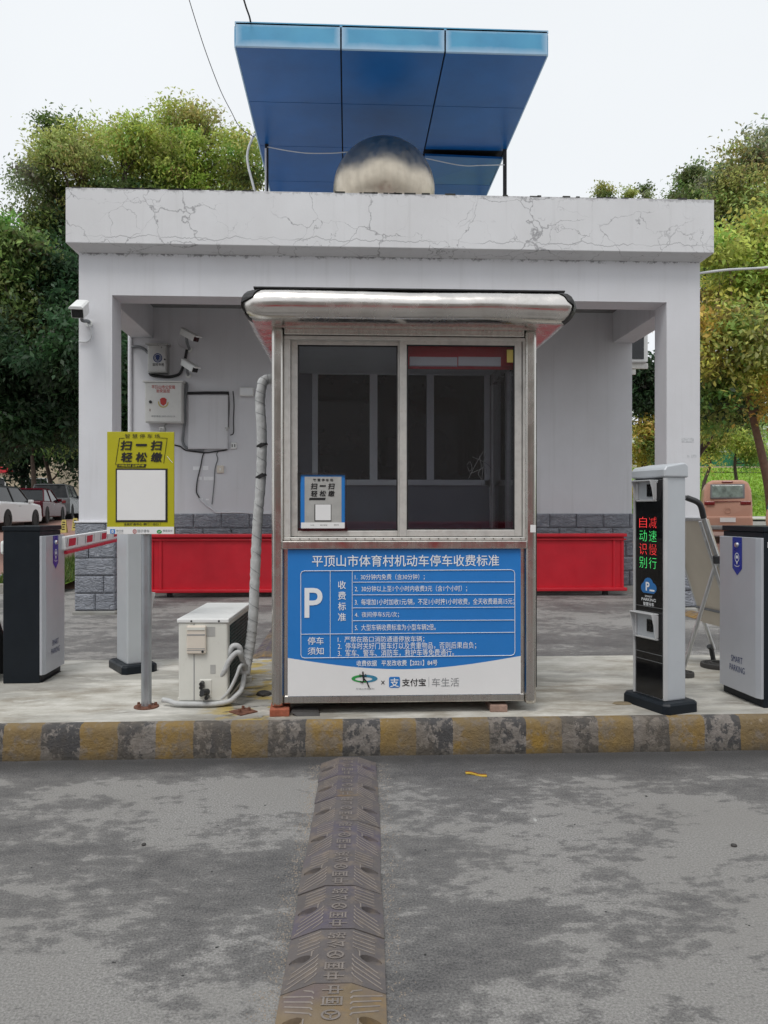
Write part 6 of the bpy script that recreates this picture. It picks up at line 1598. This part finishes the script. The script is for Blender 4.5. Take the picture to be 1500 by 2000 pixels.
tree('dense dark green tree with glossy leaves left of the gatehouse', gp(-40, 20.5), [atD(-38, 960, 20.3), atD(-30, 900, 20), atD(30, 760, 19.5)], LC, 64000, .17, 12, .12, clus=.25, droop=.5)
# darker trees over the car park
D = 33
for i, (px, items, lab) in enumerate(((68, [(70, 830, 60, GD), (20, 790, 70, GD), (120, 800, 70, GD), (60, 730, 90, GD), (100, 860, 35, GM)], 'dark spreading tree with thin straight trunk above the red sedan'),
                                      (110, [(130, 840, 60, GD), (170, 780, 90, GD), (90, 770, 80, GD), (230, 720, 110, GD), (150, 880, 40, GD)], 'dark tree with leaning trunk above the silver suv'),
                                      (-40, [(-40, 840, 80, GD), (10, 850, 50, GM), (-60, 760, 120, GD), (20, 800, 60, GD)], 'dark forked tree behind the white suv'))):
    bs = gp(px, D+3*i+4); 
    tree(lab, bs, [atD(px-(12 if i == 1 else 2), 940, D+3*i+4), atD(px-(26 if i == 1 else 6), 880, D+3*i+4)], lob(D+3*i+4, items, 1, i), 22000, .26, 20+i, .16, group=None, clus=.4)
D = 24
tree('dark tree glimpsed between the left column and the recessed wall', gp(225, 25), [atD(235, 900, 25), atD(240, 780, 24.5)], lob(D, [(245, 680, 70, GD), (240, 780, 70, GD), (250, 600, 60, GG), (215, 850, 50, GD)], .6, 9), 14000, .22, 31, .16)
D = 48
for i, (px, lab) in enumerate(((-60, 'far dark bushy tree behind the white suv roof'), (45, 'far dark bushy tree by the red signs'), (165, 'far dark bushy tree behind the silver suv'))):
    tree(lab, gp(px, D), [atD(px, 960, D), atD(px, 900, D)], lob(D, [(px, 880, 50, GD), (px-30, 850, 60, GD), (px+35, 840, 60, GD), (px, 790, 80, GD), (px+10, 930, 26, GD)], 1, i), 12000, .36, 40+i, .2, clus=.5)
# right hand side
D = 17
RA = lob(D, [(1415, 500, 45, GY), (1470, 510, 60, GY), (1390, 570, 40, GYY), (1440, 580, 60, GY), (1510, 570, 60, GYY), (1400, 640, 55, GYY), (1465, 650, 65, GO), (1530, 660, 70, GYY), (1390, 710, 45, GYY), (1440, 720, 60, GY), (1500, 730, 60, GYY), (1400, 775, 48, GM), (1470, 790, 40, GM), (1370, 790, 40, GD), (1380, 830, 26, GM), (1560, 760, 80, GYY), (1570, 560, 80, GY), (1400, 460, 34, GY), (1500, 455, 55, GY)], .9, 3)
tree('autumn yellow tree with leaning brown trunk right of the gatehouse', gp(1512, 17.5), [atD(1506, 990, 17.4), atD(1494, 915, 17.3), atD(1468, 805, 17.2), atD(1452, 730, 17)], RA, 30000, .135, 51, .125, MT['bark_brown'], clus=.24, asp=.5)
D = 25
RB = lob(D, [(1440, 330, 40, GO), (1480, 290, 30, GB_), (1500, 330, 45, GO), (1420, 385, 50, GO), (1480, 390, 60, GO), (1395, 430, 40, GB_), (1440, 450, 60, GO), (1510, 430, 60, GY), (1380, 470, 36, GD), (1405, 350, 22, GB_), (1530, 280, 50, GB_), (1390, 520, 40, GD), (1470, 540, 80, GM), (1400, 600, 50, GD), (1450, 640, 70, GD), (1395, 720, 55, GD), (1450, 760, 60, GD)], 1, 4)
tree('tall feathery olive tree rising above the yellow one', gp(1335, 26), [atD(1345, 900, 26), atD(1385, 700, 25.6), atD(1420, 520, 25.3)], RB, 46000, .14, 52, .15, clus=.27)
D = 29
tree('round topped tree peeping over the right end of the parapet', gp(1345, 30), [atD(1345, 800, 30), atD(1345, 500, 29.5)], lob(D, [(1345, 352, 30, GG), (1330, 380, 26, GM), (1375, 380, 26, GB_), (1345, 410, 50, GG), (1385, 400, 30, GB_)], .5, 6), 16000, .13, 53, .12, clus=.18)
for i, (px, items, lab) in enumerate(((1180, [(1180, 372, 13, GO), (1182, 386, 14, GG), (1180, 425, 22, GG)], 'small tree tip just showing above the parapet beside the twin tips'),
                                      (1250, [(1232, 376, 12, GO), (1258, 374, 13, GG), (1245, 396, 14, GG), (1262, 386, 10, GB_), (1245, 428, 24, GG)], 'twin tree tips showing above the parapet'))):
    tree(lab, gp(px, 31), [atD(px, 800, 31), atD(px, 450, 31)], lob(31, items, .3, i), 3600, .12, 60+i, .10, clus=.14)
D = 20
tree('small dark tree with yellow leaves between the wall and right column', gp(1266, 21), [atD(1258, 920, 21), atD(1262, 840, 20.6), atD(1250, 780, 20.3)], lob(D, [(1255, 770, 40, GD), (1285, 790, 40, GD), (1270, 850, 26, GYY), (1250, 890, 20, GYY), (1290, 870, 24, GM), (1262, 720, 46, GD), (1262, 960, 18, GYY), (1255, 1000, 16, GM)], .5, 8), 14000, .13, 71, .11, clus=.22)
D = 21
tree('dark trunked green tree hugging the right column', gp(1352, 22), [atD(1352, 960, 22), atD(1356, 900, 22), atD(1385, 855, 21.8), atD(1400, 800, 21.5)], lob(D, [(1385, 790, 40, GM), (1420, 800, 40, GM), (1440, 770, 50, GD), (1390, 750, 45, GD), (1370, 840, 20, GY)], .6, 12), 18000, .12, 72, .15, clus=.22)
# young trees on the lawn bank
for i, (px, D, items, lab) in enumerate(((1377, 38, [(1385, 880, 24, GY), (1370, 860, 24, GY), (1405, 855, 22, GY), (1390, 835, 26, GM), (1375, 905, 12, GYY)], 'young forked lawn tree left of the pink van'),
                                         (1443, 39, [(1440, 860, 26, GY), (1465, 880, 24, GY), (1425, 850, 24, GM), (1480, 850, 30, GY), (1450, 835, 28, GM), (1470, 905, 12, GM)], 'young lawn tree with dark curved trunk right of the pink van'))):
    b0_ = atD(px, 1000, D); zz = np.interp(b0_.y, [36, 40, 45], [1.22, 2.35, 3.95])
    tree(lab, (b0_.x, b0_.y, zz), [atD(px-3, 950, D), atD(px-8 if i else px+10, 905, D), atD(px-2, 870, D)], lob(D, items, .6, i), 9000, .15, 80+i, .11, clus=.28)
# tall backdrop wood closing the view far off
def wood(name, label, x0, x1, y, z, h, n, seed, hues):
    rb = random.Random(seed); L_ = []
    k = 0
    for i in range(int((x1-x0)/3.2)):
        x = x0+i*3.2+rb.uniform(-1, 1); hh = h*rb.uniform(.7, 1.1)
        for zz in (hh*.3, hh*.6, hh*.88): L_.append((x+rb.uniform(-1.2, 1.2), y+rb.uniform(-2, 2), z+zz, rb.uniform(1.8, 3.0), hues[rb.randrange(len(hues))]))
    me = crown_mesh(L_, n, .5, seed, .6); return tag(link(name, me, MT['leaf']), label, 'wood', kind='stuff')
wood('far_wood', 'far dark wood behind the car park and low building', -75, -8, 74, 1, 9.5, 34000, 91, [GD, GG])
wood('far_wood', 'far green wood behind the white building on the right', 14, 95, 84, 4, 8, 30000, 92, [GG, GM])
# across the road, behind the camera: what the glass and steel mirror
red_barrier('long red steel barrier across the road facing the kiosk', -6, 7, -6.5, .1, 1.2)
MT['taupe_wall'] = mat('taupe_render', (.38, .35, .32), .85, 0, .08, .5)
BX = building('added_hall', 'unseen blank taupe hall added behind the camera for the glass to reflect', -24, 24, 24, 32, 0, 7.5, MT['taupe_wall'], 0, 0, 1.6, 1.7, 1.1)  # unseen hall added so the kiosk glass reflects an even dim tone
BX.location = (0, -13, 0); BX.rotation_euler = (0, 0, PI)

# ================================================================== PERSON at the right edge
def person():
    a = atD(1500, 960, 5.75)          # outer edge of the upper arm
    cx_, cy_ = a.x+.253, a.y+.02
    E = empty('person', (cx_, cy_, IZ), R(10), 'person in a teal short sleeved shirt standing behind the right barrier cabinet', 'person')
    S_ = 1.0
    J = {'pel': (0, 0, .93), 'spn': (0, .01, 1.12), 'chs': (0, .0, 1.32), 'nck': (0, .0, 1.47), 'hd0': (0, -.02, 1.56), 'hd1': (0, -.025, 1.66), 'hd2': (0, -.015, 1.735),
         'lsh': (-.17, 0, 1.40), 'lel': (-.235, .02, 1.14), 'lwr': (-.235, -.07, .90), 'lhd': (-.232, -.10, .84), 'rsh': (.17, 0, 1.40), 'rel': (.225, .02, 1.14), 'rwr': (.23, -.04, .90), 'rhd': (.23, -.06, .84),
         'lhp': (-.09, 0, .88), 'lkn': (-.10, -.01, .48), 'lan': (-.10, .03, .07), 'lto': (-.115, -.13, .035), 'rhp': (.09, 0, .88), 'rkn': (.10, -.02, .48), 'ran': (.11, .02, .07), 'rto': (.13, -.14, .035)}
    rad = {'pel': (.15, .11), 'spn': (.14, .10), 'chs': (.165, .11), 'nck': (.055, .055), 'hd0': (.062, .07), 'hd1': (.076, .095), 'hd2': (.05, .065), 'lsh': (.062, .062), 'lel': (.042, .042), 'lwr': (.028, .03), 'lhd': (.038, .02), 'rsh': (.062, .062), 'rel': (.042, .042), 'rwr': (.028, .03), 'rhd': (.038, .02),
           'lhp': (.085, .09), 'lkn': (.056, .06), 'lan': (.04, .045), 'lto': (.04, .03), 'rhp': (.085, .09), 'rkn': (.056, .06), 'ran': (.04, .045), 'rto': (.04, .03)}
    ed = [('pel', 'spn'), ('spn', 'chs'), ('chs', 'nck'), ('nck', 'hd0'), ('hd0', 'hd1'), ('hd1', 'hd2'), ('chs', 'lsh'), ('lsh', 'lel'), ('lel', 'lwr'), ('lwr', 'lhd'), ('chs', 'rsh'), ('rsh', 'rel'), ('rel', 'rwr'), ('rwr', 'rhd'), ('pel', 'lhp'), ('lhp', 'lkn'), ('lkn', 'lan'), ('lan', 'lto'), ('pel', 'rhp'), ('rhp', 'rkn'), ('rkn', 'ran'), ('ran', 'rto')]
    vs_ = [J[k] for k in J]; idx = {k: i for i, k in enumerate(J)}; eds = [(idx[a_], idx[b_]) for a_, b_ in ed]; rads = [rad[k] for k in J]
    for sd2, hk in ((-1, 'lhd'), (1, 'rhd')):        # five fingers on each hand
        hx, hy, hz_ = J[hk]
        for k, (dy, ln) in enumerate(((-.026, .062), (-.009, .075), (.008, .07), (.024, .055))):
            b_ = len(vs_); vs_ += [(hx, hy+dy-.005, hz_-.035), (hx-sd2*.006, hy+dy-.012, hz_-.035-ln*.5), (hx-sd2*.018, hy+dy-.016, hz_-.035-ln)]
            rads += [(.009, .009), (.0085, .0085), (.007, .007)]; eds += [(idx[hk], b_), (b_, b_+1), (b_+1, b_+2)]
        b_ = len(vs_); vs_ += [(hx-sd2*.01, hy-.035, hz_+.01), (hx-sd2*.016, hy-.055, hz_-.035)]; rads += [(.011, .011), (.009, .009)]; eds += [(idx[hk], b_), (b_, b_+1)]
    me = bpy.data.meshes.new('body'); me.from_pydata(vs_, eds, [])
    sm = NM('skin_and_cloth', .6)
    x, y, z = sm.sep()
    ax_ = sm.math('ABSOLUTE', x)
    slv = sm.math('MULTIPLY', sm.math('GREATER_THAN', ax_, .178), sm.math('LESS_THAN', z, 1.225))     # bare arms
    shirt = sm.math('MULTIPLY', sm.math('LESS_THAN', z, 1.455), sm.math('GREATER_THAN', z, .90))
    c = sm.mix(shirt, (.46, .27, .19), (.02, .11, .15)); c = sm.mix(slv, c, (.46, .27, .19))
    lowr = sm.math('MULTIPLY', sm.math('LESS_THAN', z, .90), sm.math('LESS_THAN', ax_, .19)); c = sm.mix(lowr, c, (.03, .035, .05))
    sho = sm.math('MULTIPLY', sm.math('LESS_THAN', z, .085), 1.0); c = sm.mix(sho, c, (.03, .03, .03))
    sm.color(c)
    o = link('body', me, sm.m, E)
    sk_ = o.modifiers.new('skin', 'SKIN'); sk_.use_smooth_shade = True
    for i, r_ in enumerate(rads): me.skin_vertices[0].data[i].radius = r_
    me.skin_vertices[0].data[0].use_root = True
    ss = o.modifiers.new('ss', 'SUBSURF'); ss.levels = 2; ss.render_levels = 2
    me.materials.clear(); me.materials.append(sm.m)
    MB().lathe([(.001, 1.785), (.05, 1.775), (.082, 1.74), (.092, 1.69), (.086, 1.645)], (0, .008, 0), 20, False).build('hair', MT['ink_black'], E, smooth='all')
    for sg in (-1, 1):
        MB().lathe([(.002, -.010), (.009, -.006), (.011, 0), (.009, .006), (.002, .010)], (sg*.031, -.112, 1.655), 10).build('eye', MT['ink_black'], E)
    MB().tube([(0, -.118, 1.66), (0, -.135, 1.625)], .008, 8, True, .013).build('nose', sm.m, E)
    MB().tube([(-.022, -.113, 1.585), (0, -.119, 1.583), (.022, -.113, 1.585)], .005, 6).build('mouth', MT['ink_red'], E)
    MB().box(-.275, -.195, -.06, .07, .98, .995).build('wristband', MT['black_plastic'], E, bevel=.005)
    return E
person()
